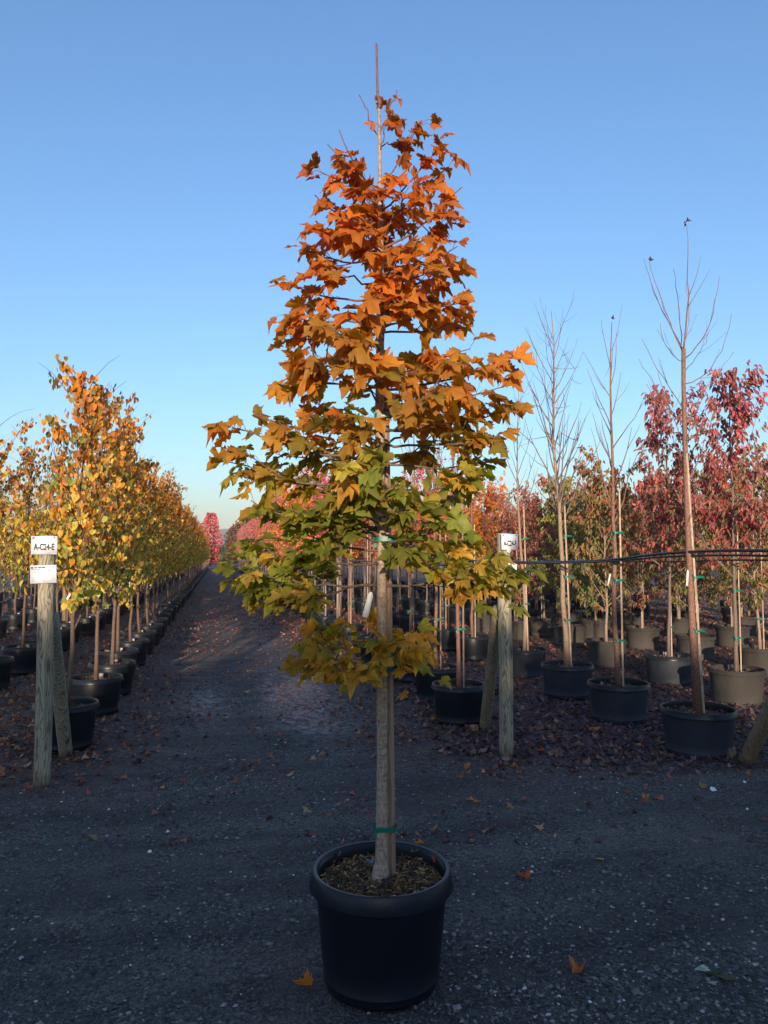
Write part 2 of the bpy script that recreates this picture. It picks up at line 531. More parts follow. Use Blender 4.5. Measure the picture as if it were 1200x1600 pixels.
# ---------------------------------------------------------------- ground
def ground_h(x, y):
    h = 0.012 * np.sin(x * 1.9 + 1.2 * np.sin(y * 0.7)) * np.sin(y * 1.3 + 0.5) + 0.006 * np.sin(x * 5.1 + y * 2.2) * np.sin(y * 4.3 - x)
    rut = 0.02 * (np.exp(-((x - 1.05) / 0.25) ** 2) + np.exp(-((x + 0.12) / 0.25) ** 2)) * np.clip((y - 5) / 3, 0, 1)
    return (h - rut) * np.clip(1.2 - np.abs(y) / 200, 0.0, 1.0)


def build_ground():
    def axis(lo, hi, near_lo, near_hi, step, far_steps):
        near = np.arange(near_lo, near_hi, step)
        left = near_lo - np.geomspace(0.3, near_lo - lo, far_steps)[::-1]
        right = near_hi + np.geomspace(0.01, hi - near_hi, far_steps)
        return np.concatenate([left, near, right])
    xs = axis(-2500, 2500, -6, 12, 0.12, 26)
    ys = axis(-400, 3000, -2, 22, 0.12, 26)
    X, Y = np.meshgrid(xs, ys)
    V = np.stack([X, Y, ground_h(X, Y)], -1).reshape(-1, 3)
    nx, ny = len(xs), len(ys)
    i = np.arange(ny - 1)[:, None]; j = np.arange(nx - 1)[None, :]
    F = np.stack([i * nx + j, i * nx + j + 1, (i + 1) * nx + j + 1, (i + 1) * nx + j], -1).reshape(-1, 4)
    mb = MB(); mb.add(V, F)
    o = mb.build('ground', M['ground'])
    tag(o, 'dark compacted gravel yard and lane between the rows', kind='structure')


build_ground()

OCT_V = np.array([[1, 0, 0], [-1, 0, 0], [0, 1, 0], [0, -1, 0], [0, 0, 1], [0, 0, -1.0]])
OCT_F = np.array([[0, 2, 4], [2, 1, 4], [1, 3, 4], [3, 0, 4], [2, 0, 5], [1, 2, 5], [3, 1, 5], [0, 3, 5]])


def fast_noise(x, y, s):
    x = x * s; y = y * s
    return (np.sin(x * 1.3 + 2.1 * np.sin(y * 0.9)) + np.sin(y * 1.7 + 1.6 * np.sin(x * 1.1 + 4)) + np.sin((x + y) * 2.3 + 1.3 * np.sin((x - y) * 1.9))) / 3


def pebbles():
    r = RNG
    n = 150000
    # density falls with distance so that the near gravel reads stone by stone
    F = 1.7 + 9.5 * r.random(n) ** 1.35
    R = (r.random(n) * 2 - 1) * (F * 0.56 + 0.2)
    x = R * math.cos(YAW) + F * math.sin(YAW); y = F * math.cos(YAW) - R * math.sin(YAW)
    keep = r.random(n) < np.clip(0.42 + 0.75 * fast_noise(x, y, 1.5), 0.06, 1)
    x, y = x[keep], y[keep]; n = len(x)
    s = 0.0032 + 0.0075 * r.random(n) ** 2.6
    big = r.random(n) < 0.03
    s[big] *= 1.7
    a = r.random(n) * 2 * PI
    V = np.repeat(OCT_V[None] * 1.0, n, 0)
    V = V * (1 + 0.25 * r.standard_normal((n, 6, 1)))
    V[:, :, 0] *= (s * r.uniform(0.9, 1.7, n))[:, None]
    V[:, :, 1] *= s[:, None]
    V[:, :, 2] *= (s * r.uniform(0.45, 0.9, n))[:, None]
    c, sn = np.cos(a)[:, None], np.sin(a)[:, None]
    vx = V[:, :, 0] * c - V[:, :, 1] * sn; vy = V[:, :, 0] * sn + V[:, :, 1] * c
    V = np.stack([vx + x[:, None], vy + y[:, None], V[:, :, 2] + (ground_h(x, y) + s * 0.2)[:, None]], -1)
    g = np.exp(r.normal(math.log(0.068), 0.75, n))
    tint = np.stack([g * r.uniform(0.95, 1.2, n), g, g * r.uniform(0.85, 1.1, n)], 1)
    pale = r.random(n) < 0.012
    tint[pale] = np.array([0.20, 0.18, 0.16]) * r.uniform(0.6, 1.2, (pale.sum(), 1))
    Fc = (OCT_F[None] + (np.arange(n) * 6)[:, None, None]).reshape(-1, 3)
    mb = MB(); mb.add(V.reshape(-1, 3), Fc, np.repeat(tint, 6, 0))
    o = mb.build('gravel', M['stone'], attrs=True, smooth=False)
    tag(o, 'loose dark gravel chips scattered over the yard', 'gravel', kind='stuff')


pebbles()

# ---------------------------------------------------------------- leaf shapes
HALF = [(0, 0), (.10, -.08), (.22, -.13), (.38, -.17), (.39, -.05), (.57, -.03), (.54, .09), (.72, .14), (.86, .36), (.70, .39),
        (.66, .55), (.50, .47), (.37, .46), (.37, .62), (.46, .77), (.29, .78), (.17, .90), (0, 1.14)]


def maple_template(kind):
    r = np.random.default_rng(100 + kind)
    pts = [(x, y) for x, y in HALF] + [(-x, y) for x, y in HALF[-2:0:-1]]
    P = np.array(pts)
    P = P * (1 + 0.07 * r.standard_normal(P.shape))
    P = np.vstack([[0, 0.28], P])
    x, y = P[:, 0], P[:, 1]
    rr = np.hypot(x, y - 0.2)
    fold = [0.18, 0.05, 0.32, -0.1, 0.5, 0.1][kind % 6]
    droop = [-0.22, -0.4, -0.12, -0.3, -0.28, -0.5][kind % 6]
    z = fold * np.abs(x) ** 1.2 + droop * rr ** 2 + 0.07 * r.standard_normal(len(P)) * (rr > 0.3) + 0.08 * np.sin(5 * x + kind) * rr
    z[0] = 0.0
    n = len(P) - 1
    F = np.array([[0, 1 + i, 1 + (i + 1) % n] for i in range(n)])
    return np.column_stack([x, y, z]), F, P, rr


MAPLE_T = [maple_template(k) for k in range(6)]

HEART = np.array([[0, 0.0], [.28, -.10], [.48, .18], [.42, .55], [0, 1.0], [-.42, .55], [-.48, .18], [-.28, -.10]])
HEART_V = np.column_stack([HEART, 0.22 * np.abs(HEART[:, 0]) - 0.12 * HEART[:, 1] ** 2])
HEART_F = np.array([[0, 1, 2], [0, 2, 3], [0, 3, 4], [0, 4, 5], [0, 5, 6], [0, 6, 7]])
LANCE = np.array([[0, 0.0], [.26, .3], [.22, .65], [0, 1.05], [-.22, .65], [-.26, .3]])
LANCE_V = np.column_stack([LANCE, 0.5 * np.abs(LANCE[:, 0]) - 0.3 * LANCE[:, 1] ** 2])
LANCE_F = np.array([[0, 1, 2], [0, 2, 3], [0, 3, 4], [0, 4, 5]])
STAR = np.array([[0, .3], [0, 0], [.4, -.12], [.42, .08], [.8, .36], [.35, .45], [0, 1.05], [-.35, .45], [-.8, .36], [-.42, .08], [-.4, -.12]])
STAR_V = np.column_stack([STAR, 0.25 * np.abs(STAR[:, 0]) - 0.25 * (STAR[:, 1] - .3) ** 2])
STAR_F = np.array([[0, i, i + 1 if i < 10 else 1] for i in range(1, 11)])


def frames(t, nrm):
    """rotation matrices whose Y runs along t and Z near nrm"""
    t = t / (np.linalg.norm(t, axis=1)[:, None] + 1e-9)
    x = np.cross(t, nrm); x /= np.linalg.norm(x, axis=1)[:, None] + 1e-9
    z = np.cross(x, t)
    return np.stack([x, t, z], -1)


def scatter(mb, TV, TF, pos, R, size, col, uv=None):
    n = len(pos)
    if n == 0: return
    V = np.einsum('nij,kj->nki', R, TV) * size[:, None, None] + pos[:, None, :]
    F = (TF[None] + (np.arange(n) * len(TV))[:, None, None]).reshape(-1, TF.shape[1])
    mb.add(V.reshape(-1, 3), F, np.repeat(col, len(TV), 0))


# ---------------------------------------------------------------- fallen leaves, uncountable litter
def litter():
    r = RNG
    n = 60000
    F = 4.5 + 34 * r.random(n) ** 1.8
    R = (r.random(n) * 2 - 1) * (F * 0.56 + 0.3)
    x = R * math.cos(YAW) + F * math.sin(YAW); y = F * math.cos(YAW) - R * math.sin(YAW)
    nz = fast_noise(x, y, 1.1)
    right = np.clip((x - 1.75 + 0.45 * np.clip((y - 8) / 3, 0, 1) + 0.35 * nz) / 0.5, 0, 1) * np.clip((y - 5.3 - 0.5 * nz) / 0.8, 0, 1)
    left = np.clip((-0.75 - x + 0.25 * nz) / 0.4, 0, 1) * np.clip((y - 6.0 - 0.5 * nz) / 0.8, 0, 1) * 0.75
    lane = np.clip((y - 9) / 14, 0, 1) * 0.45 + 0.05 * (y > 5.8) + 0.012
    edge = 0.25 * np.exp(-((x + 0.7) / 0.35) ** 2) * (y > 6.5) + 0.3 * np.exp(-((x - 1.7) / 0.35) ** 2) * (y > 6.5)
    drift = 0.7 * np.exp(-((y - 8.15 - 0.08 * x) / 0.16) ** 2) * np.exp(-((x + 0.45) / 0.45) ** 2)
    p = np.clip(np.maximum.reduce([right, left, lane + edge, drift]), 0, 1)
    keep = r.random(n) < p
    x, y, R_ = x[keep], y[keep], right[keep]
    n = len(x)
    size = r.uniform(0.03, 0.075, n) * np.where(R_ > 0.3, 0.9, 0.8)
    t = np.column_stack([np.cos(a := r.random(n) * 2 * PI), np.sin(a), r.normal(0, 0.3, n)])
    nr = np.column_stack([r.normal(0, 0.4, (n, 2)), np.ones(n)])
    pal_r = np.array([[.045, .022, .028], [.07, .03, .03], [.035, .02, .03], [.10, .045, .035], [.08, .05, .055], [.15, .08, .06]]) * 1.45
    pal_l = np.array([[.13, .045, .03], [.09, .035, .025], [.19, .08, .04], [.15, .05, .035], [.22, .12, .06], [.06, .03, .03]]) * 1.6
    k = r.integers(0, 6, n)
    mixr = (R_ > 0.3) & (r.random(n) < np.clip(1.6 - y / 14, 0.2, 1))
    col = np.where(mixr[:, None], pal_r[k], pal_l[k]) * r.uniform(0.7, 1.35, (n, 1))
    bright = r.random(n) < 0.022
    col[bright] = [.42, .14, .03]
    z = ground_h(x, y) + 0.006 + 0.02 * r.random(n) * (p[keep] > 0.4)
    mb = MB()
    near = y < 15
    scatter(mb, STAR_V * [1, 1, 1.5], STAR_F, np.column_stack([x, y, z])[near], frames(t, nr)[near], size[near], col[near])
    q = ~near
    scatter(mb, LANCE_V * [1.8, 1, 1.5], LANCE_F, np.column_stack([x, y, z])[q], frames(t, nr)[q], size[q] * 1.25, col[q])
    o = mb.build('leaf_litter', M['dry_leaf'], attrs=True, smooth=False)
    tag(o, 'brown and purple leaf litter fallen under the potted rows', 'leaf litter', kind='stuff')


litter()

# ---------------------------------------------------------------- pots
def pot_meshes(rt, rb, h, lip, sides, ribs=False):
    body = MB()
    lathe(body, [(0.001, 0.0), (rb - .02, 0.0), (rb - .004, .004), (rb, .02), (rb + .0015, .034), (rb + .0045, .037), (rb + .0045, .043), (rb + .002, .046), (rb + (rt - rb) * .3, h * .3), (rb + (rt - rb) * .62, h * .62), (rt - .006, h - lip - .004), (rt - .008, h - lip + .004)], sides)
    rim = MB()
    ro = rt + 0.022
    prof = [(rt - .006, h - lip + .004), (ro - .003, h - lip - .004), (ro - .001, h - lip - .0045), (ro, h - lip - .003), (ro, h - lip), (ro - .011, h - .014), (ro - .012, h - .012),
            (ro - .014, h - .003), (ro - .016, h), (ro - .018, h + .0005), (ro - .028, h), (ro - .030, h - .001), (ro - .032, h - .004), (rt - .012, h - .02)]
    if ribs:
        z = h - .022
        for k in range(5):
            prof += [(rt - .017, z), (rt - .013, z - .005), (rt - .017, z - .009)]
            z -= .011
    prof += [(rt - .02, h - .12)]
    lathe(rim, prof, sides)
    return body, rim


def soil_mesh(rs, z, sides=24, seed=0):
    r = np.random.default_rng(seed)
    mb = MB()
    rings = 7
    V = [[0, 0, z + 0.012]]
    for i in range(1, rings + 1):
        rr = rs * i / rings
        for k in range(sides):
            a = 2 * PI * k / sides
            V.append([rr * math.cos(a), rr * math.sin(a), z + r.normal(0, 0.005) - 0.012 * (i / rings) ** 2])
    F = [[0, 1 + k, 1 + (k + 1) % sides] for k in range(sides)]
    mb.add(V, F)
    Q = []
    for i in range(rings - 1):
        for k in range(sides):
            a = 1 + i * sides + k; b = 1 + i * sides + (k + 1) % sides
            Q.append([a, a + sides, b + sides, b])
    mb.face(Q)
    return mb


POTS = {}
for key, (rt, rb, h, lip, bm, sides) in {
        'tall': (.265, .225, .40, .045, 'pot', 36), 'wide': (.305, .265, .39, .045, 'pot_b', 36),
        'dusty': (.30, .265, .40, .045, 'pot_dusty', 36), 'far': (.27, .235, .39, .045, 'pot', 16)}.items():
    b_, r_ = pot_meshes(rt, rb, h, lip, sides)
    POTS[key] = (b_.mesh('pot', M[bm]), r_.mesh('rim', M['rim'] if key != 'dusty' else M['pot_dusty']),
                 soil_mesh(rt - .015, h - .055, 20, 3).mesh('soil', M['soil']), h - .055, rt)


# ---------------------------------------------------------------- tree growing
def curve(p0, d0, L, bend, n, r, wig=0.03):
    """bend > 0 turns the shoot upward, < 0 lets it arch over"""
    pts = [np.array(p0, float)]
    d = norm(d0)
    for i in range(n):
        d = norm(d + np.array([0, 0, bend / n]) + r.normal(0, wig, 3))
        pts.append(pts[-1] + d * L / n)
    return np.array(pts)


def pick(pal, r, n):
    pal = np.array(pal)
    c = pal[r.integers(0, len(pal), n)]
    return c * np.exp(r.normal(0, 0.18, (n, 1))) * np.exp(r.normal(0, 0.05, (n, 3)))


PAL = {
    'gold': ([[.66, .28, .04], [.60, .22, .04], [.46, .20, .05], [.36, .15, .05], [.26, .24, .06], [.66, .30, .04]],
             [[.66, .46, .07], [.56, .45, .08], [.64, .36, .06], [.26, .31, .07], [.36, .38, .08], [.70, .54, .10]]),
    'dogwood': ([[.50, .16, .17], [.42, .15, .14], [.58, .17, .18], [.36, .18, .13], [.28, .12, .11]],
                [[.40, .09, .09], [.36, .17, .10], [.26, .15, .08], [.48, .12, .09]]),
    'olive': ([[.34, .22, .08], [.28, .27, .08], [.42, .18, .09], [.40, .12, .09]],
              [[.21, .22, .07], [.28, .24, .08], [.36, .20, .09], [.16, .19, .06]]),
    'green': ([[.24, .28, .07], [.32, .30, .08], [.19, .22, .06], [.42, .30, .08]],
              [[.16, .20, .05], [.22, .26, .07], [.26, .24, .07]]),
    'rusty': ([[.44, .16, .11], [.36, .15, .10], [.48, .12, .11], [.32, .18, .10]],
              [[.36, .18, .11], [.28, .16, .09], [.42, .17, .11], [.22, .18, .08]]),
    'orange': ([[.78, .25, .04], [.72, .19, .05], [.78, .32, .05], [.58, .20, .05]],
               [[.70, .25, .05], [.52, .23, .06], [.74, .32, .06]]),
    'pink': ([[.66, .07, .15], [.58, .07, .13], [.70, .12, .16]], [[.60, .08, .13], [.52, .10, .11], [.66, .16, .12]]),
    'red': ([[.58, .22, .20], [.52, .18, .17], [.62, .27, .19]], [[.66, .20, .13], [.58, .14, .13], [.68, .26, .11], [.44, .12, .11]]),
}


def grow(kind, seed, H, h0, nb, blen, nleaf, lsize, shape, hang, r0=.02, e0=(50, 75), bend=.5, prof=None, twigs=2, sides=5, lean=(0, 0), multi=False, pal=None):
    """one potted tree above its soil: returns wood (trunk), wood (branches), foliage builders"""
    r = np.random.default_rng(seed)
    trunk, br, fo = MB(), MB(), MB()
    n = 12
    zs = np.linspace(0, H, n)
    wob = np.cumsum(r.normal(0, .012, (n, 2)), 0)
    wob -= wob[0]
    path = np.column_stack([wob[:, 0] + lean[0] * zs, wob[:, 1] + lean[1] * zs, zs])
    rad = r0 * (1 - 0.86 * (zs / H) ** 1.1)
    rad[0] *= 1.25
    tube(trunk, path, rad, 8 if sides > 4 else 6)
    at_z = lambda z: np.array([np.interp(z, zs, path[:, 0]), np.interp(z, zs, path[:, 1]), z])
    segs = []
    prof = prof or (lambda u: math.sin(PI * min(1, u * 0.86 + 0.12)) ** 0.7)
    for i in range(nb):
        u = (i + r.random()) / nb
        z = h0 + (H * 0.93 - h0) * (u ** (1.35 if multi else 1.0))
        az = i * 2.39996 + r.normal(0, .35)
        el = math.radians(r.uniform(*e0))
        L = blen * prof(u) * r.uniform(.75, 1.2)
        d = np.array([math.cos(az) * math.cos(el), math.sin(az) * math.cos(el), math.sin(el)])
        p = curve(at_z(z), d, L, bend, 6, r, .07)
        rr = max(.003, float(np.interp(z, zs, rad)) * .5)
        tube(br, p, np.linspace(rr, .0018, len(p)), sides, False)
        segs.append((p, u))
        for k in range(twigs):
            q = p[r.integers(1, 5)]
            d2 = norm(d + r.normal(0, .55, 3))
            p2 = curve(q, d2, L * r.uniform(.3, .55), bend * .7, 4, r, .09)
            tube(br, p2, np.linspace(rr * .55, .0013, len(p2)), max(3, sides - 1), False)
            segs.append((p2, u))
    if kind == 'gold':
        for k_ in range(6):
            a_ = r.random() * 6.28
            q_ = curve(at_z(H * r.uniform(.8, .99)), [math.cos(a_) * .45, math.sin(a_) * .45, 1], r.uniform(.35, .75), -.9, 6, r, .05)
            tube(br, q_, np.linspace(.004, .0014, 7), 4, False)
    if nleaf:
        idx = r.integers(0, len(segs), nleaf)
        pos = np.zeros((nleaf, 3)); out = np.zeros((nleaf, 3))
        for m_, i in enumerate(idx):
            p = segs[i][0]
            t = (r.random() ** .75) * (len(p) - 1.001)
            if len(p) > 5: t = max(t, 1.2)
            k = int(t)
            pos[m_] = p[k] + (p[k + 1] - p[k]) * (t - k)
            out[m_] = norm(p[k + 1] - p[k])
        pos += r.normal(0, .028, pos.shape)
        c = path[np.clip((pos[:, 2] / H * (n - 1)).astype(int), 0, n - 1)]
        radial = pos - c; radial[:, 2] = 0
        radial /= np.linalg.norm(radial, axis=1)[:, None] + 1e-6
        if hang == 'hang':
            t = np.column_stack([r.normal(0, .35, (nleaf, 2)), -np.ones(nleaf)])
            nr = radial + r.normal(0, .5, (nleaf, 3)) * [1, 1, .3]
        elif hang == 'droop':
            t = radial * .7 + r.normal(0, .35, (nleaf, 3)) + [0, 0, -.75]
            nr = radial * .5 + r.normal(0, .45, (nleaf, 3)) + [0, 0, .7]
        else:
            t = radial + r.normal(0, .6, (nleaf, 3))
            nr = r.normal(0, .6, (nleaf, 3)) + [0, 0, .8]
        hh = np.clip((pos[:, 2] - h0) / (H - h0), 0, 1)
        top, low = PAL[pal or kind]
        ct, cl = pick(top, r, nleaf), pick(low, r, nleaf)
        w = (r.random(nleaf) < np.clip(hh * 1.4 - .25, 0, 1))[:, None]
        col = np.where(w, ct, cl)
        TV, TF = {'heart': (HEART_V, HEART_F), 'lance': (LANCE_V, LANCE_F), 'star': (STAR_V, STAR_F)}[shape]
        fo.args = (TV, TF, pos, frames(t, nr), lsize * r.uniform(.65, 1.2, nleaf), col)
        scatter(fo, *fo.args)
    return trunk, br, fo


def stake_mesh(h, w, x, y, lx=0.0, ly=0.0):
    mb = MB()
    p = np.array([[x, y, 0], [x + lx * h / 2, y + ly * h / 2, h / 2], [x + lx * h, y + ly * h, h]])
    tube(mb, p, [w * .62, w * .6, w * .55], 4)
    return mb


def tie_mesh(c, rx, ry, w=0.016, knot=True):
    """flat tape loop round trunk and stake"""
    mb = MB()
    c = np.array(c)
    s = 20
    a = np.linspace(0, 2 * PI, s, endpoint=False)
    V = []
    for z in (-w / 2, w / 2):
        for q in a:
            V.append(c + [math.copysign(abs(math.cos(q)) ** .55, math.cos(q)) * rx, math.copysign(abs(math.sin(q)) ** .55, math.sin(q)) * ry, z + 0.002 * math.sin(3 * q)])
    F = [[k, (k + 1) % s, s + (k + 1) % s, s + k] for k in range(s)]
    mb.add(V, F)
    if knot:
        k0 = c + [-rx * 0.9, -ry * 0.6, 0]
        mb.add([k0, k0 + [-.012, -.004, .028], k0 + [-.022, -.008, .022], k0 + [-.004, -.002, .002]], [[0, 1, 2, 3]])
        mb.add([k0, k0 + [-.008, -.004, -.03], k0 + [.006, -.006, -.034], k0 + [.008, -.002, 0]], [[0, 1, 2, 3]])
    return mb


def tag_mesh(p, L=.13, w=.02, ang=0.3):
    mb = MB()
    p = np.array(p, float)
    a = np.array([math.sin(ang) * L, -.02, -math.cos(ang) * L])
    s = norm(np.cross(a, [0, 1, 0])) * w / 2
    th = np.array([0, .0012, 0])
    V = [p - s * .4, p + s * .4, p + a * .15 + s, p + a * .15 - s, p + a + s, p + a - s]
    V = V + [v + th for v in V]
    mb.add(V, [[0, 1, 2, 3], [3, 2, 4, 5], [7, 6, 9, 8], [8, 9, 11, 10], [0, 3, 9, 6], [1, 7, 8, 2], [3, 5, 11, 9], [2, 8, 10, 4], [4, 10, 11, 5]])
    return mb


WOOD = {'gold': 'brown_bark', 'dogwood': 'grey_twig', 'olive': 'tan_bark', 'green': 'tan_bark', 'rusty': 'tan_bark',
        'orange': 'grey_twig', 'pink': 'grey_twig', 'red': 'grey_twig', 'bare': 'red_bark'}


def pot_litter(rt, seed):
    r = np.random.default_rng(seed)
    n = 110
    a = r.random(n) * 2 * PI; q = np.sqrt(r.random(n)) * (rt - .03)
    pos = np.column_stack([np.cos(a) * q, np.sin(a) * q, .004 + r.random(n) * .014])
    t = np.column_stack([r.normal(0, 1, (n, 2)), r.normal(0, .3, n)]); nr = r.normal(0, .45, (n, 3)) + [0, 0, 1]
    mb = MB()
    k = n // 3
    pal = [[.16, .07, .045], [.10, .05, .04], [.24, .13, .06], [.07, .045, .035], [.30, .20, .10]]
    scatter(mb, STAR_V * [1, 1, 1.4], STAR_F, pos[:k], frames(t, nr)[:k], r.uniform(.025, .045, k), pick(pal, r, k))
    scatter(mb, LANCE_V, LANCE_F, pos[k:], frames(t, nr)[k:], r.uniform(.012, .032, n - k), pick(pal, r, n - k) * .8)
    return mb.mesh('leaf_litter', M['dry_leaf'], attrs=True, smooth=False)


LIT = {}


def potted(name, label, kind, loc, rz, potkey, tree, stake=None, group=None, zs=0.0, tie_z=(), tagp=None, bark=None, stake_mat='stake', scale=1.0):
    root = empty(name, loc, rz)
    tag(root, label, 'tree', group)
    b_, r_, s_, z, rt = POTS[potkey]
    link('pot', b_, root); link('rim', r_, root); link('soil', s_, root)
    tm, bm, fm = tree
    if loc[1] < 24:
        if (potkey, int(loc[1]) % 3) not in LIT: LIT[potkey, int(loc[1]) % 3] = pot_litter(rt, len(LIT) + 5)
        q = link('leaf_litter', LIT[potkey, int(loc[1]) % 3], root, (0, 0, z)); q['kind'] = 'stuff'
    bk = M[bark or WOOD[kind]]
    for nm, q, m_, at_ in (('trunk', tm, bk, False), ('branches', bm, bk, False), ('foliage', fm, M['leaf'], True)):
        if nm == 'branches' and bk == M['tan_bark']: m_ = M['grey_twig']
        if isinstance(q, MB):
            if q.n == 0: continue
            q = q.mesh(nm, m_, attrs=at_, smooth=nm != 'foliage')
        if q is None: continue
        o = link(nm, q, root, (0, 0, z))
        if nm != 'trunk': o['kind'] = 'stuff'
    if stake:
        sm = stake_mesh(*stake).mesh('stake', M[stake_mat], smooth=False)
        link('stake', sm, root, (0, 0, z - .02))
    for tz in tie_z:
        sx = stake[2] if stake else .02
        tie_mesh((sx * .5, (stake[3] if stake else 0) * .5, tz), abs(sx) * .5 + .032, .034, .02).build('tie', M['tape'], root)
    if tagp:
        for t_ in (tagp if isinstance(tagp, list) else [tagp]):
            tag_mesh(*t_).build('plant_tag', M['tag'], root)
    return root


def compile_tree(t, kind, bark=None):
    tm, bm, fm = t
    bk = M[bark or WOOD[kind]]
    return (tm.mesh('trunk', bk), bm.mesh('branches', bk) if bm.n else None, fm.mesh('foliage', M['leaf'], attrs=True, smooth=False) if fm.n else None)

# ---------------------------------------------------------------- the big potted maple in the foreground
D0 = 3.09
MAPLE = ground_at(596, 1528)
MX, MY = MAPLE[0], MAPLE[1]
FWD = np.array([math.sin(YAW), math.cos(YAW), 0]); RGT = np.array([math.cos(YAW), -math.sin(YAW), 0])


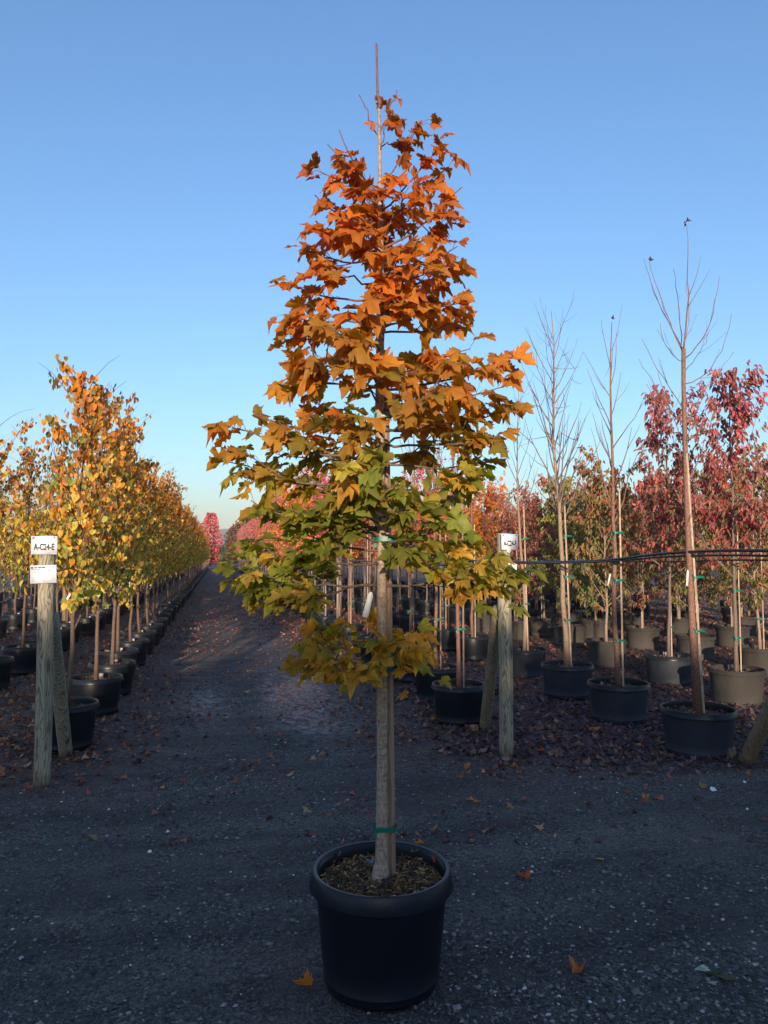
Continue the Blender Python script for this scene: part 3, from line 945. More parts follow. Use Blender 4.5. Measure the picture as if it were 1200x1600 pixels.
def build_maple():
    r = np.random.default_rng(41)
    root = empty('potted_maple_tree', (MX, MY, 0))
    tag(root, 'tall young maple turning from green to orange in a large black pot at the centre', 'tree')
    O = np.array([MX, MY, 0])
    body, rim = pot_meshes(.272, .232, .44, .062, 64, True)
    body.build('pot', M['pot'], root)
    rim.build('rim', M['rim'], root)
    soil_mesh(.255, .388, 40, 5).build('soil', M['soil'], root)
    # bark mulch chips
    mb = MB()
    n = 2600
    a = r.random(n) * 2 * PI; q = np.sqrt(r.random(n)) * .245
    pos = np.column_stack([np.cos(a) * q, np.sin(a) * q, .392 + r.normal(.004, .004, n) + .010 * (1 - q / .25)])
    t = np.column_stack([r.normal(0, 1, (n, 2)), r.normal(0, .35, n)]); nr = r.normal(0, .5, (n, 3)) + [0, 0, 1]
    chip = np.array([[-.13, -.5, 0], [.13, -.45, .03], [.16, .4, 0], [-.1, .5, .04]])
    pal = np.array([[.05, .034, .02], [.09, .06, .035], [.17, .12, .065], [.30, .22, .13], [.13, .12, .05], [.48, .40, .27]]) * [1.3, .98, .72]
    k = r.choice(6, n, p=[.27, .27, .2, .12, .09, .05])
    scatter(mb, chip, np.array([[0, 1, 2, 3]]), pos, frames(t, nr), r.uniform(.008, .028, n), pal[k] * r.uniform(.7, 1.2, (n, 1)))
    c = mb.build('bark_mulch', M['dry_leaf'], root, attrs=True, smooth=False); c['kind'] = 'stuff'

    TR = [(594, 1364), (596, 1345), (597, 1240), (597, 1100), (597, 960), (596, 840), (594, 740), (593, 640), (594, 540), (594, 460), (595, 380), (594, 300), (593, 230), (592, 170)]
    RD = [.042, .0262, .0225, .0212, .0208, .0203, .0195, .019, .0175, .0155, .0125, .009, .0072, .006]
    tp = np.array([at(x, y, D0) for x, y in TR]) - O
    tp[0][2] = .380
    mb = MB()
    # interpolate finer with faint nodes
    tt = np.linspace(0, len(tp) - 1, 70)
    P = np.column_stack([np.interp(tt, range(len(tp)), tp[:, i]) for i in range(3)])
    R_ = np.interp(tt, range(len(tp)), RD) * (1 + .05 * (r.random(70) - .5)) * (1 + .07 * (np.arange(70) % 8 == 4)) * (1 + .04 * np.sin(np.arange(70) * .9))
    tube(mb, P, R_, 18, wob=.02)
    mb.build('trunk', M['maple_bark'], root)
    ld = np.array([at(x, y, D0) for x, y in [(592, 172), (593.5, 160), (590, 148), (589, 110), (588.5, 72), (588, 68)]]) - O
    mb = MB(); tube(mb, ld, [.006, .0078, .0058, .005, .005, .003], 8)
    mb.build('leader', M['twig'], root)
    # stake
    S = [(612, 1366), (611, 1240), (609, 1090), (606, 840), (603, 640), (600, 548)]
    sp = np.array([at(x, y, D0 + .03) for x, y in S]) - O
    mb = MB(); tube(mb, sp, [.0165, .0165, .016, .0155, .0145, .014], 4)
    mb.build('stake', M['stake'], root, smooth=False)
    # tapes
    for y in (1293, 1047, 843, 650):
        xs = np.interp(-y, [-q[1] for q in TR], [q[0] for q in TR])
        c = (at(xs + 5.5, y, D0 + .008) - O)
        w = .043 if y > 700 else .034
        t_ = tie_mesh((0, 0, 0), w + .003, w - .007, .019)
        rings = MB(); rings.n = t_.n
        V = np.concatenate(t_.V) @ rotz(-YAW).T + c
        q_ = MB(); q_.add(V, np.concatenate(t_.F4))
        q_.build('tie', M['tape'], root)

    def trunk_pt(y):
        return np.array([np.interp(-y, [-q[1] for q in TR], tp[:, i]) for i in range(3)])

    def trunk_r(y):
        return float(np.interp(-y, [-q[1] for q in TR], RD))

    # (height on the trunk, tip x, tip y, depth, leaves, bare tip, control point)
    BR = [(215, 561, 148, -.02, 0, 1), (212, 620, 142, .02, 4, 1), (235, 605, 190, -.05, 4, 0), (225, 640, 215, .06, 5, 0),
          (330, 530, 203, -.04, 6, 1), (300, 512, 226, .06, 5, 1), (320, 500, 268, -.1, 8, 0), (330, 535, 255, .15, 8, 0), (300, 655, 195, .1, 6, 0),
          (330, 690, 225, -.05, 9, 0), (350, 700, 262, .12, 9, 0), (390, 722, 292, -.06, 10, 1), (400, 718, 335, .1, 10, 0),
          (370, 492, 305, .02, 7, 1), (380, 490, 350, -.1, 10, 0), (410, 478, 392, .1, 11, 0), (440, 480, 425, -.12, 11, 0), (470, 455, 447, .05, 8, 0),
          (430, 715, 385, -.12, 11, 0), (450, 705, 425, .12, 10, 0), (490, 718, 470, -.1, 11, 0), (500, 442, 492, -.05, 12, 0), (520, 444, 530, .12, 11, 0),
          (520, 725, 500, .14, 11, 0), (560, 462, 572, -.12, 12, 0), (580, 462, 606, .12, 10, 0), (590, 735, 545, -.15, 12, 0), (610, 795, 556, .05, 11, 0),
          (640, 788, 604, -.12, 14, 0), (670, 795, 642, .08, 14, 0), (690, 782, 682, -.18, 13, 0), (720, 765, 722, .12, 12, 0),
          (700, 470, 640, .15, 10, 0), (722, 362, 668, -.1, 14, 0), (740, 400, 645, .12, 13, 0), (752, 358, 722, -.02, 16, 0), (770, 395, 725, .22, 13, 0),
          (825, 392, 782, -.12, 14, 0), (790, 470, 752, .2, 11, 0), (840, 500, 790, -.2, 9, 0), (770, 745, 750, -.05, 11, 0), (800, 725, 765, .2, 8, 0),
          (915, 372, 885, -.12, 16, 0), (912, 402, 850, .12, 14, 0), (919, 455, 905, .18, 10, 0), (923, 440, 940, -.15, 9, 0), (900, 520, 840, .1, 6, 0),
          (915, 778, 893, .1, 12, 0), (917, 800, 905, -.12, 13, 0), (912, 720, 850, .2, 8, 0), (870, 700, 815, .1, 5, 0),
          (1050, 490, 1020, -.12, 11, 0), (1045, 500, 985, .1, 9, 0), (1040, 660, 985, .05, 7, 0), (1055, 655, 1020, -.15, 7, 0), (1048, 590, 1000, -.25, 7, 0)]
    for tx, tyy, dep in [(475, 1035, .0), (520, 1048, -.2), (560, 1040, -.3), (545, 985, -.1), (620, 1000, -.25), (640, 1012, .1), (500, 1005, .2), (600, 975, .25)]:
        BR.append((1046, tx, tyy, dep, 7, 0))
    for ty, tx, tyy, dep in [(850, 690, 815, -.25), (860, 655, 850, -.35), (880, 735, 845, .2), (900, 700, 870, -.15), (905, 760, 880, -.3), (870, 640, 835, .35), (905, 745, 915, -.1),
                             (850, 520, 815, -.2), (860, 470, 830, .25), (880, 430, 850, -.3), (905, 500, 880, .3), (912, 410, 925, -.1), (915, 470, 935, -.3), (840, 555, 800, .35), (835, 430, 800, .1), (815, 540, 780, -.35), (820, 650, 790, -.3), (915, 395, 905, .15)]:
        BR.append((ty, tx, tyy, dep, 9, 0))
    for tx, tyy, dep in [(560, 300, -.12), (630, 300, -.12), (600, 285, -.1), (575, 330, .12), (640, 335, .1)]:
        BR.append((375, tx, tyy, dep, 6, 0))
    # branches that come towards the camera and go away behind the trunk
    for k in range(34):
        y = 330 + 13.5 * k + r.normal(0, 6)
        fb = (-1 if k % 2 else 1) * r.uniform(.25, .55) * np.interp(y, [330, 600, 780], [.6, 1, 1])
        w = np.interp(y, [330, 450, 650, 780], [45, 75, 110, 110])
        BR.append((y + 45, 595 + r.uniform(-w, w), y - 12, fb, int(r.integers(8, 13)), 0))
    leaves = []
    limbs = {}
    for (ty, tx, tyy, dep, nl, bare) in BR:
        p0 = trunk_pt(ty); p2 = at(tx, tyy, D0 + dep) - O
        limb = None
        if 898 <= ty <= 925:      # these fork off the two long low limbs instead of the stem
            side_ = 'L' if tx < 596 else 'R'
            if side_ in limbs:
                limb = limbs[side_]; p0 = limb[int(r.integers(2, 6))].copy()
        elif ty >= 1040:
            side_ = 'l' if tx < 596 else 'r'
            if side_ in limbs:
                limb = limbs[side_]; p0 = limb[int(r.integers(1, 5))].copy()
        L = np.linalg.norm(p2 - p0)
        mid = p0 * .5 + p2 * .5
        mid = mid + np.array([0, 0, -.10 * L]) + r.normal(0, .02 * L, 3)
        s = np.linspace(0, 1, 9)[:, None]
        pts = (1 - s) ** 2 * p0 + 2 * s * (1 - s) * mid + s ** 2 * p2
        pts[1:-1] += r.normal(0, .006, (7, 3))
        r0 = min(trunk_r(ty) * .45, .0028 + .0065 * L)
        if limb is not None: r0 *= .6
        elif 898 <= ty <= 925 or ty >= 1040: limbs[side_] = pts
        mb = MB()
        tube(mb, pts, np.linspace(r0, .0022, 9), 7)
        segs = [(pts, 1.0)]
        if nl >= 10:
            for q in range(2):
                i = int(r.integers(3, 6))
                d = norm(pts[i + 1] - pts[i]) + r.normal(0, .5, 3) * [1, 1, .5]
                pp = curve(pts[i], d, L * r.uniform(.25, .42), .2, 4, r, .08)
                tube(mb, pp, np.linspace(r0 * .5, .0016, 5), 5)
                segs.append((pp, .5))
        for q in range(int(round(nl * (1.15 if ty < 620 else 1.3)))):
            ps, wgt = segs[0] if r.random() < .55 or len(segs) == 1 else segs[int(r.integers(1, len(segs)))]
            m_ = len(ps) - 1
            u = (.38 + .62 * r.random() ** .8) if wgt == 1 else r.random() * .9 + .1
            if bare: u *= .72
            k_ = min(int(u * m_), m_ - 1)
            base = ps[k_] + (ps[k_ + 1] - ps[k_]) * (u * m_ - k_)
            ax = norm(ps[k_ + 1] - ps[k_])
            side = norm(np.cross(ax, [0, 0, 1])) * (1 if q % 2 else -1)
            pet = norm(ax * .7 + side * r.uniform(.2, 1.1) + np.array([0, 0, r.normal(.25, .4)]))
            pl = r.uniform(.03, .075)
            mid_ = base + pet * pl * .6 + np.array([0, 0, .008])
            end = base + pet * pl + np.array([0, 0, -.006])
            tube(mb, np.array([base, mid_, end]), [.0012, .0010, .0010], 3, False)
            out = norm([end[0] - 0, end[1] - 0, 0]) if np.hypot(end[0], end[1]) > .02 else side
            z = end[2]
            dr = r.normal(-.5, .4) if z > 1.95 else r.normal(-.25, .2)
            t = norm(pet * [1, 1, .3] * .9 + out * .5 + np.array([0, 0, dr]))
            up = r.normal(0, .42, 3) + np.array([0, 0, 1.0]) + float(np.interp(z, [1.2, 1.7, 2.1, 2.4], [.35, .18, .5, 1.0])) * (out * .5 - FWD * .75)
            outness = float(np.clip(np.linalg.norm(end[:2]) / .5, 0, 1))
            leaves.append((end, t, norm(up), z, outness, float(end @ RGT)))
        o = mb.build('branch', M['twig'] if ty < 480 else M['branch_bark'], root)
    # placed by eye: single leaves that stand clear of the crown in the photograph
    for (x, y, d, tx, tz) in [(803, 557, 0, .9, -.3), (345, 662, -.05, -.5, -.3), (348, 715, -.05, -.9, .1), (395, 795, -.1, -.9, -.2), (452, 447, 0, -.7, .3), (495, 262, 0, -.9, -.3),
                              (745, 945, -.15, 1, -.1), (800, 948, -.12, 1, -.1), (690, 1062, -.2, .8, -.45), (655, 1040, -.2, .8, -.4), (635, 1083, -.1, -1, .02), (725, 735, -.25, .6, .2), (812, 640, 0, 1, 0), (640, 665, -.3, -.3, -.8), (522, 295, .02, -.6, -.5)]:
        e = at(x, y, D0 + d) - O
        leaves.append((e, norm(RGT * tx + FWD * r.normal(0, .3) + np.array([0, 0, tz])), norm(np.array([0, 0, 1]) - FWD * .5 + r.normal(0, .2, 3)), e[2], .8, float(e @ RGT)))

    def colour(z, o, x):
        S = [(1.1, [(.66, .38, .07), (.60, .33, .06), (.34, .34, .06)]), (1.5, [(.32, .33, .06), (.60, .38, .07), (.24, .29, .05)]), (1.75, [(.20, .27, .045), (.17, .22, .04), (.27, .31, .055)]),
             (2.0, [(.25, .28, .045), (.42, .35, .055), (.20, .24, .045)]), (2.25, [(.58, .34, .05), (.36, .31, .05), (.64, .32, .045)]), (2.55, [(.70, .33, .045), (.62, .29, .045), (.54, .32, .05)]),
             (2.95, [(.70, .26, .04), (.66, .22, .04), (.74, .30, .045)]), (3.35, [(.62, .19, .05), (.66, .23, .05), (.52, .15, .05)]), (4.2, [(.52, .14, .05), (.48, .12, .05), (.54, .17, .05)])]
        zz = z + r.normal(0, .09) + .22 * max(0, o - .55) * (z > 1.8)
        if x > .22 and 1.2 < z < 1.95: zz = 1.36 if r.random() < .75 else z
        if z < 1.47 and r.random() < .72: zz = 1.12
        zz = min(max(zz, 1.11), 4.1)
        for i in range(len(S) - 1):
            if S[i][0] <= zz <= S[i + 1][0]:
                w = (zz - S[i][0]) / (S[i + 1][0] - S[i][0])
                a = np.array(S[i][1][r.integers(0, 3)]); b = np.array(S[i + 1][1][r.integers(0, 3)])
                c = a * (1 - w) + b * w if r.random() < .5 else (a if r.random() > w else b)
                break
        if r.random() < .07 and z > 2.2: c = np.array([.80, .26, .03])
        c = c * np.array([.92, .84, .88] if z > 2.1 else [1.12, 1.12, 1.0])
        return c * math.exp(r.normal(0, .14))

    cd = np.array([0, 0, CAM_H]) - O
    leaves.sort(key=lambda L: np.linalg.norm(L[0] - cd) + (0 if True else 0))
    order = list(range(len(leaves)))
    # twenty meshes of each colour band are shared between the alike leaves
    cache = {}
    stuff = {k: [[], [], [], [], []] for k in range(6)}
    for n_, (pos, t, up, z, o, x) in enumerate(leaves):
        k = int(r.integers(0, 6))
        c = colour(z, o, x)
        size = (np.interp(z, [1.1, 1.6, 2.4, 3.1, 3.6], [.060, .069, .077, .069, .055])) * r.uniform(.72, 1.22)
        V, F, P2, rr = MAPLE_T[k]
        edge = np.array([.60, .19, .04]) if z > 2.2 else np.array([.56, .30, .06])
        w = np.clip((rr - .35) * 1.2, 0, 1)[:, None] * (.55 if r.random() < .5 else .15)
        cv = c * (1 - w) + edge * w
        V2 = V.copy()
        V2[:, 2] += r.normal(0, .30) * V[:, 0] * V[:, 1] + r.normal(-.12, .35) * (V[:, 1] - .3) ** 2 + r.normal(0, .22) * V[:, 0] ** 2
        V2[:, 0] *= r.uniform(.82, 1.08)
        if n_ < 300:
            mb = MB()
            mb.add(V2 * size, F, cv, P2)
            me = mb.mesh('leaf', M['maple_leaf'], attrs=True)
            ob = link('leaf', me, root)
            Rm = frames(np.array([t]), np.array([up]))[0]
            ob.matrix_local = Matrix.Translation(pos.tolist()) @ Matrix(Rm.tolist()).to_4x4()
        else:
            s_ = stuff[k]
            Rm = frames(np.array([t]), np.array([up]))[0]
            s_[0].append((V2 * size) @ Rm.T + pos); s_[1].append(F); s_[2].append(cv); s_[3].append(P2)
    mb = MB()
    for k in stuff:
        for V, F, C, U in zip(*stuff[k][:4]):
            mb.add(V, F, C, U)
    o = mb.build('foliage', M['maple_leaf'], root, attrs=True)
    o['kind'] = 'stuff'
    print('MAPLE leaves', len(leaves))
    # white plant tag hanging left of the trunk
    p = at(580, 925, D0 - .03) - O
    tag_mesh(p, .105, .024, -.28).build('plant_tag', M['tag'], root)


build_maple()


# ---------------------------------------------------------------- sign posts, braces, pegs
def text_mesh(body, w, h, mat_, bold=0.0):
    cu = bpy.data.curves.new('lettering', 'FONT')
    cu.body = body; cu.size = 1.0; cu.offset = bold; cu.extrude = 0.0
    cu.align_x = 'CENTER'; cu.align_y = 'CENTER'
    ob = bpy.data.objects.new('lettering', cu); COL.objects.link(ob)
    dg = bpy.context.evaluated_depsgraph_get()
    me = bpy.data.meshes.new_from_object(ob.evaluated_get(dg))
    bpy.data.objects.remove(ob)
    V = np.array([v.co[:] for v in me.vertices])
    lo, hi = V.min(0), V.max(0)
    for v in me.vertices:
        v.co = ((v.co.x - (lo[0] + hi[0]) / 2) / (hi[0] - lo[0]) * w, 0, (v.co.y - (lo[1] + hi[1]) / 2) / (hi[1] - lo[1]) * h)
    me.materials.clear(); me.materials.append(mat_)
    return me


def round_post(name, x, y, h, rad, m, label, cat='post', rz=0.0, group=None):
    root = empty(name, (x, y, 0), rz)
    tag(root, label, cat, group)
    mb = MB()
    zz = np.linspace(-.02, h, 14)
    tube(mb, np.column_stack([.004 * np.sin(zz * 3), .003 * np.cos(zz * 4), zz]), [rad * (1 + .015 * math.sin(i * 2.1)) for i in range(14)], 20, wob=.012)
    mb.build('post', m, root)
    return root


def sheet(w, h, th=.003):
    mb = MB(); box(mb, (0, 0, 0), (w, th, h)); return mb


def sign_post(x, y, h, yaw_b, text, lab, torn):
    root = round_post('sign_post', x, y, h, .060, M['post'], lab, 'signpost')
    f = np.array([math.sin(yaw_b), -math.cos(yaw_b)]) * .068
    b = sheet(.195, .138).build('sign_board', M['board'], root, (f[0], f[1], h - .078))
    b.rotation_euler = (0, 0, yaw_b)
    t = link('lettering', text_mesh(text, .155, .050, M['ink'], .036), b, (0, -.0035, -.012))
    t = link('corner_mark', text_mesh('18', .012, .014, M['ink'], 0), b, (-.084, -.0035, .052))
    for dx in (-.075, .075):
        mb = MB(); lathe(mb, [(.0004, .003), (.004, .003), (.005, 0)], 8)
        q = mb.build('screw', M['wire'], b, (dx, -.0025, .058)); q.rotation_euler = (PI / 2, 0, 0)
    return root, f


lp = ground_at(65, 1226)
root, f = sign_post(lp[0], lp[1], 1.865, math.radians(-11), 'A-C24-E', 'weathered round post with white sign reading A-C24-E and a printed sheet below', False)
pap = sheet(.195, .135, .002).build('printed_sheet', M['paper'], root, (f[0], f[1], 1.57))
pap.rotation_euler = (0, math.radians(-1.8), math.radians(-11))
mb = MB()
r_ = np.random.default_rng(3)
box(mb, (-.083, -.003, .050), (.017, .002, .012))
for x0, w_ in ((-.055, .018), (-.028, .022), (.002, .026)):
    box(mb, (x0, -.003, .050), (w_, .002, .008))
for k in range(6): box(mb, (.03 + k * .009, -.003, .052), (.006, .002, .003))
for k in range(7): box(mb, (-.085 + k * .011, -.003, .036), (.008, .002, .0028))
for z_ in (.012, -.010, -.024, -.038, -.050):
    for k in range(int(r_.integers(3, 6))): box(mb, (-.086 + k * .008, -.003, z_), (.005, .002, .0022))
for z_ in (.030, .022, .010, -.002, -.014):
    for k in range(int(r_.integers(3, 6))): box(mb, (.018 + k * .008, -.003, z_), (.005, .002, .0022))
box(mb, (.0, -.003, -.050), (.008, .002, .003))
mb.build('print', M['ink'], pap, smooth=False)

rp = ground_at(791, 1180)
root, f = sign_post(rp[0], rp[1], 1.905, math.radians(22), 'A-C24-F', 'greenish round post with white sign reading A-C24-F and a torn paper', True)
f2 = np.array([math.sin(math.radians(12)), -math.cos(math.radians(12))]) * .066
mb = MB()
out = [(-.06, .03), (-.045, .045), (-.03, .035), (-.005, .055), (.02, .04), (.05, .035), (.075, .02), (.07, -.03), (.05, -.02), (.03, -.035), (.0, -.02), (-.01, -.05), (-.03, -.03), (-.05, -.025), (-.04, 0)]
V = [(x, -.001, z) for x, z in out] + [(x, .001, z) for x, z in out] + [(0, -.001, .01)]
n_ = len(out)
mb.add(V, [[2 * n_, i, (i + 1) % n_] for i in range(n_)])
mb.face([[i, n_ + i, n_ + (i + 1) % n_, (i + 1) % n_] for i in range(n_)])
mb.build('torn_paper', M['tag'], root, (f2[0], f2[1], 1.61), smooth=False)
for dx, z_ in ((.0, 1.75), (-.02, 1.685)):
    mb = MB(); lathe(mb, [(.006, .004), (.016, .004), (.017, 0), (.016, -.004)], 16)
    o = mb.build('washer', M['tag'], root, (f2[0] + dx, f2[1] - .004, z_)); o.rotation_euler = (PI / 2, 0, .2)
    mb = MB(); lathe(mb, [(.0005, .006), (.006, .006), (.0065, .003)], 8)
    o2 = mb.build('nail_head', M['ink'], o)

ep = (4.17, 4.45)
round_post('wooden_post', ep[0], ep[1], 1.9, .06, M['post'], 'end post of the bare tree row just beyond the right edge', 'post')


def brace(bx, by, px_, py_, top, lab, m, rad=.055):
    root = empty('brace_post', (bx, by, 0))
    tag(root, lab, 'post')
    d = np.array([px_ - bx, py_ - by, top]) 
    P = np.array([d * u for u in np.linspace(-.02, 1, 12)])
    # a half-round pole: flat split face on one side
    mb = MB()
    base_n = mb.n
    tube(mb, P, rad, 14, wob=.03)
    mb.build('pole', m, root)
    return root


bl = ground_at(103, 1180)
brace(bl[0], bl[1], lp[0] + .02, lp[1] + .09, 1.25, 'grey round pole leaning on the back of the A-C24-E post', M['post'])
bf = ground_at(757, 1140)
brace(bf[0], bf[1], rp[0] - .02, rp[1] + .09, 1.25, 'half mossy brown pole leaning on the back of the A-C24-F post', M['brace'])
brr = ground_at(1163, 1192)
brace(brr[0], brr[1], ep[0], ep[1] + .08, 1.2, 'thick brown pole leaning out of the picture at the right edge', M['brown_post'], .062)


def peg(x, y, h, rz, lab):
    root = MB()
    tube(root, np.array([[0, 0, 0], [.005, 0, h * .5], [.012, 0, h]]), [.045, .047, .044], 7, wob=.08)
    o = root.build('wooden_peg', M['brown_post'], loc=(x, y, 0)); o.rotation_euler = (0, 0, rz)
    tag(o, lab, 'peg')


g = ground_at(1140, 1186); peg(g[0], g[1], .085, .3, 'short sawn wooden peg at the foot of the right-edge brown pole')
g = ground_at(741, 1142); peg(g[0], g[1], .06, 1.1, 'low wooden peg at the foot of the mossy brown pole')
g = ground_at(118, 1172); peg(g[0], g[1], .08, 2.0, 'small wooden peg behind the foot of the grey leaning pole')

for (px_, py_, h, lab) in [(402 / 4, 985, 1.9, 'tan wooden post between the left-hand trunks, behind the A-C24-E signpost'),
                           (229, 978, 1.9, 'wide brown wooden post standing in the left row of golden trees'),
                           (530, 965, 1.9, 'pale tan wooden post left of the maple trunk in the row behind'),
                           (640, 945, 1.9, 'round pale post just right of the maple trunk, far behind'),
                           (873, 968, 1.9, 'sunlit tan post behind the first bare tree right of the sign')]:
    g = ground_at(px_, py_)
    mb = MB(); tube(mb, np.array([[0, 0, 0], [0, 0, .9], [0, 0, h]]), .06, 10)
    o = mb.build('wooden_post', M['pale_stake'] if py_ < 975 else M['brown_post'], loc=(g[0], g[1], 0)); tag(o, lab, 'post')

# ---------------------------------------------------------------- irrigation pipes
def pipe(pts, rad, lab, twist=False):
    pts = np.array(pts, float)
    tt = np.linspace(0, len(pts) - 1, max(24, len(pts) * 5))
    P = np.column_stack([np.interp(tt, range(len(pts)), pts[:, i]) for i in range(3)])
    k = np.ones(5) / 5
    Q = P.copy()
    for i in range(3):
        Q[2:-2, i] = np.convolve(P[:, i], k, 'valid')
    mb = MB(); tube(mb, Q, rad, 8)
    o = mb.build('irrigation_pipe', M['poly']); tag(o, lab, 'pipe')


XR = 4.12
pipe([(XR - .05, 4.5, 1.74), (XR - .06, 5.3, 1.755), (XR - .08, 6.2, 1.73), (XR - .07, 7.1, 1.66), (XR - .06, 8.4, 1.63), (XR - .06, 9.9, 1.62), (XR - .05, 14, 1.64), (XR, 24, 1.62)], .0125, 'upper black irrigation pipe tied along the bare trees on the right')
pipe([(XR + .0, 4.5, 1.70), (XR - .02, 5.3, 1.715), (XR - .08, 6.15, 1.70), (XR - .045, 6.6, 1.675), (XR - .10, 7.1, 1.645), (XR - .09, 8.4, 1.615), (XR - .09, 9.9, 1.60)], .0095, 'thinner black pipe twisted round the main one at the right-hand trees')
pipe([(5.8, 6.4, 1.66), (5.82, 7.5, 1.66), (5.84, 9, 1.62), (5.85, 16, 1.62)], .010, 'black irrigation pipe along the red trees at far right')
pipe([(rp[0] + .0, rp[1] + .06, 1.60), (2.42, 7.3, 1.61), (2.43, 9, 1.60), (2.45, 12, 1.62), (2.45, 30, 1.62)], .010, 'black irrigation pipe running back from the A-C24-F post')
pipe([(lp[0] + .03, lp[1] + .06, 1.585), (-1.27, 7.1, 1.60), (-1.3, 8.6, 1.60), (-1.3, 30, 1.6)], .010, 'black irrigation pipe running back from the A-C24-E post')

# ---------------------------------------------------------------- the rows of potted trees
def soft(c=1.0): return lambda u: c * (1 - abs(u - .45) ** 1.6)


ORD = ['first', 'second', 'third', 'fourth', 'fifth', 'sixth', 'seventh', 'eighth', 'ninth', 'tenth', 'eleventh', 'twelfth', 'thirteenth', 'fourteenth', 'fifteenth', 'sixteenth', 'seventeenth', 'eighteenth', 'nineteenth', 'twentieth']

gold = [grow('gold', 57 + k, (2.95 if k == 0 else 3.15 - .12 * (k % 3)), .66, 24, .86, [1750, 1650, 1600, 1500, 1650][k], .054, 'heart', 'hang', .024, (54, 78), -.1, lambda u: 1.15 - .42 * u, 2, 6, (.035 if k == 0 else 0, 0), True) for k in range(5)]
gold_c = [compile_tree(t, 'gold') for t in gold]
thin = [grow('gold', 80 + k, 3.0, .8, 24, .9, 520, .052, 'heart', 'hang', .022, (55, 76), .0, lambda u: 1.05 - .5 * u, 2, 5, (0, 0), True) for k in range(3)]
thin_c = [compile_tree(t, 'gold') for t in thin]

G1 = 'golden potted trees of the left row beside the lane'
L1Y = [7.15, 8.62, 9.75, 11.0, 12.2, 13.55, 14.9, 16.3]
y = 16.3
while y < 92: y += 1.32; L1Y.append(y)
r_ = np.random.default_rng(12)
for i, y in enumerate(L1Y):
    x = -1.30 + r_.normal(0, .03)
    if i == 0:
        # front tree: its largest leaves are single parts, the rest stays joined
        tm, bm, fm = gold[0]
        TV, TF, pos, R, size, col = fm.args
        toward = pos[:, 1] + .25 * (pos[:, 0] < 0)
        o_ = np.argsort(-(size * 8 - pos[:, 1] * .6))
        solo, rest = o_[:300], o_[300:]
        fb = MB(); scatter(fb, TV, TF, pos[rest], R[rest], size[rest], col[rest])
        root = potted('potted_golden_tree', 'golden heart-leaved tree nearest the A-C24-E post, first pot of the left row', 'gold', (x, y, 0), 0.0, 'tall', (tm, bm, fb), group=G1,
                      tagp=[((.02, -.04, 1.37), .11, .018, -.45)])
        z = POTS['tall'][3]
        for k in solo:
            mb = MB(); mb.add(TV * size[k], TF, np.tile(col[k], (len(TV), 1)))
            ob = link('leaf', mb.mesh('leaf', M['leaf'], attrs=True, smooth=False), root)
            ob.matrix_local = Matrix.Translation((pos[k] + [0, 0, z]).tolist()) @ Matrix(R[k].tolist()).to_4x4()
        continue
    if i < 20:
        lab = f'golden potted tree, {ORD[i]} pot of the left row counted from the A-C24-E post'
    else:
        lab = 'golden potted tree in the farther part of the left row along the lane'
    t = gold_c[i % 5]
    tg = [((.03, -.03, 1.30), .09, .016, .2 - .3 * (i % 3))] if i in (2, 4, 5) else None
    far = y > 40
    rt = potted('potted_golden_tree', lab, 'gold', (x, y, 0), r_.uniform(0, 6.28), 'tall' if y < 25 else 'far', t, group=G1 if i < 20 else 'far golden trees of the left row', tagp=tg)
    s = r_.uniform(.93, 1.04); 
    for ch in rt.children:
        if ch.name.split('.')[0] in ('trunk', 'branches', 'foliage'):
            ch.scale = (s, s, s)

for row, (X, y0, y1, lab, grp) in enumerate([
        (-2.80, 10.4, 60, 'half-bare golden tree in the second row left of the lane', 'second row of golden trees on the left'),
        (-4.45, 15.0, 55, 'half-bare golden tree in the third row left of the lane', 'third row of golden trees on the left'),
        (-6.10, 21.0, 52, 'golden tree in the fourth row left of the lane', 'fourth row of golden trees on the left'),
        (-7.8, 27.0, 56, 'golden tree in the fifth row left of the lane', 'fifth row of golden trees on the left')]):
    y = y0; i = 0
    while y < y1:
        l2 = lab
        if row == 0 and i < 3: l2 = ['half-bare golden tree at the left edge, nearest of the second left row', 'half-bare tree in the second left row, just behind its nearest pot', 'third pot of the second left row, thin golden crown'][i]
        if 3 <= i < 14 or (row and i < 14): l2 = f'{"thin" if (i + row) % 3 else "full"} golden tree, {ORD[i]} pot from the front in the {ORD[row + 1]} row left of the lane'
        potted('potted_golden_tree', l2, 'gold', (X + r_.normal(0, .05), y, 0), r_.uniform(0, 6.28), 'tall' if y < 16 else 'far', (thin_c[i % 3] if (i + row) % 3 else gold_c[(i + 1) % 5]), group=grp)
        y += 1.34 if row < 1 else 1.5 + .25 * row; i += 1

# ---- bare staked trees
def whips(seed, H, fork, n, blen, r0, lean, e0=(48, 74), low=1.4, twg=1):
    return grow('bare', seed, H, low, n, blen, 0, 0, 'heart', 'hang', r0, e0, .55, lambda u: 1.1 - .55 * u, twg, 5, lean)


def leaf_bits(root, pts, kindcol=(.06, .03, .03), s=.05):
    for p in pts:
        mb = MB(); mb.add(STAR_V * [s, s, s * 2.2], STAR_F, np.tile(np.array(kindcol), (len(STAR_V), 1)))
        o = mb.build('leaf', M['dry_leaf'], root, p, smooth=False, attrs=True)
        o.rotation_euler = (random.uniform(1.9, 2.8), random.uniform(-.5, .5), random.uniform(0, 6))


RR = [(1092, 1176), (967, 1124), (887, 1087), (820, 1056)]
z0 = POTS['wide'][3]
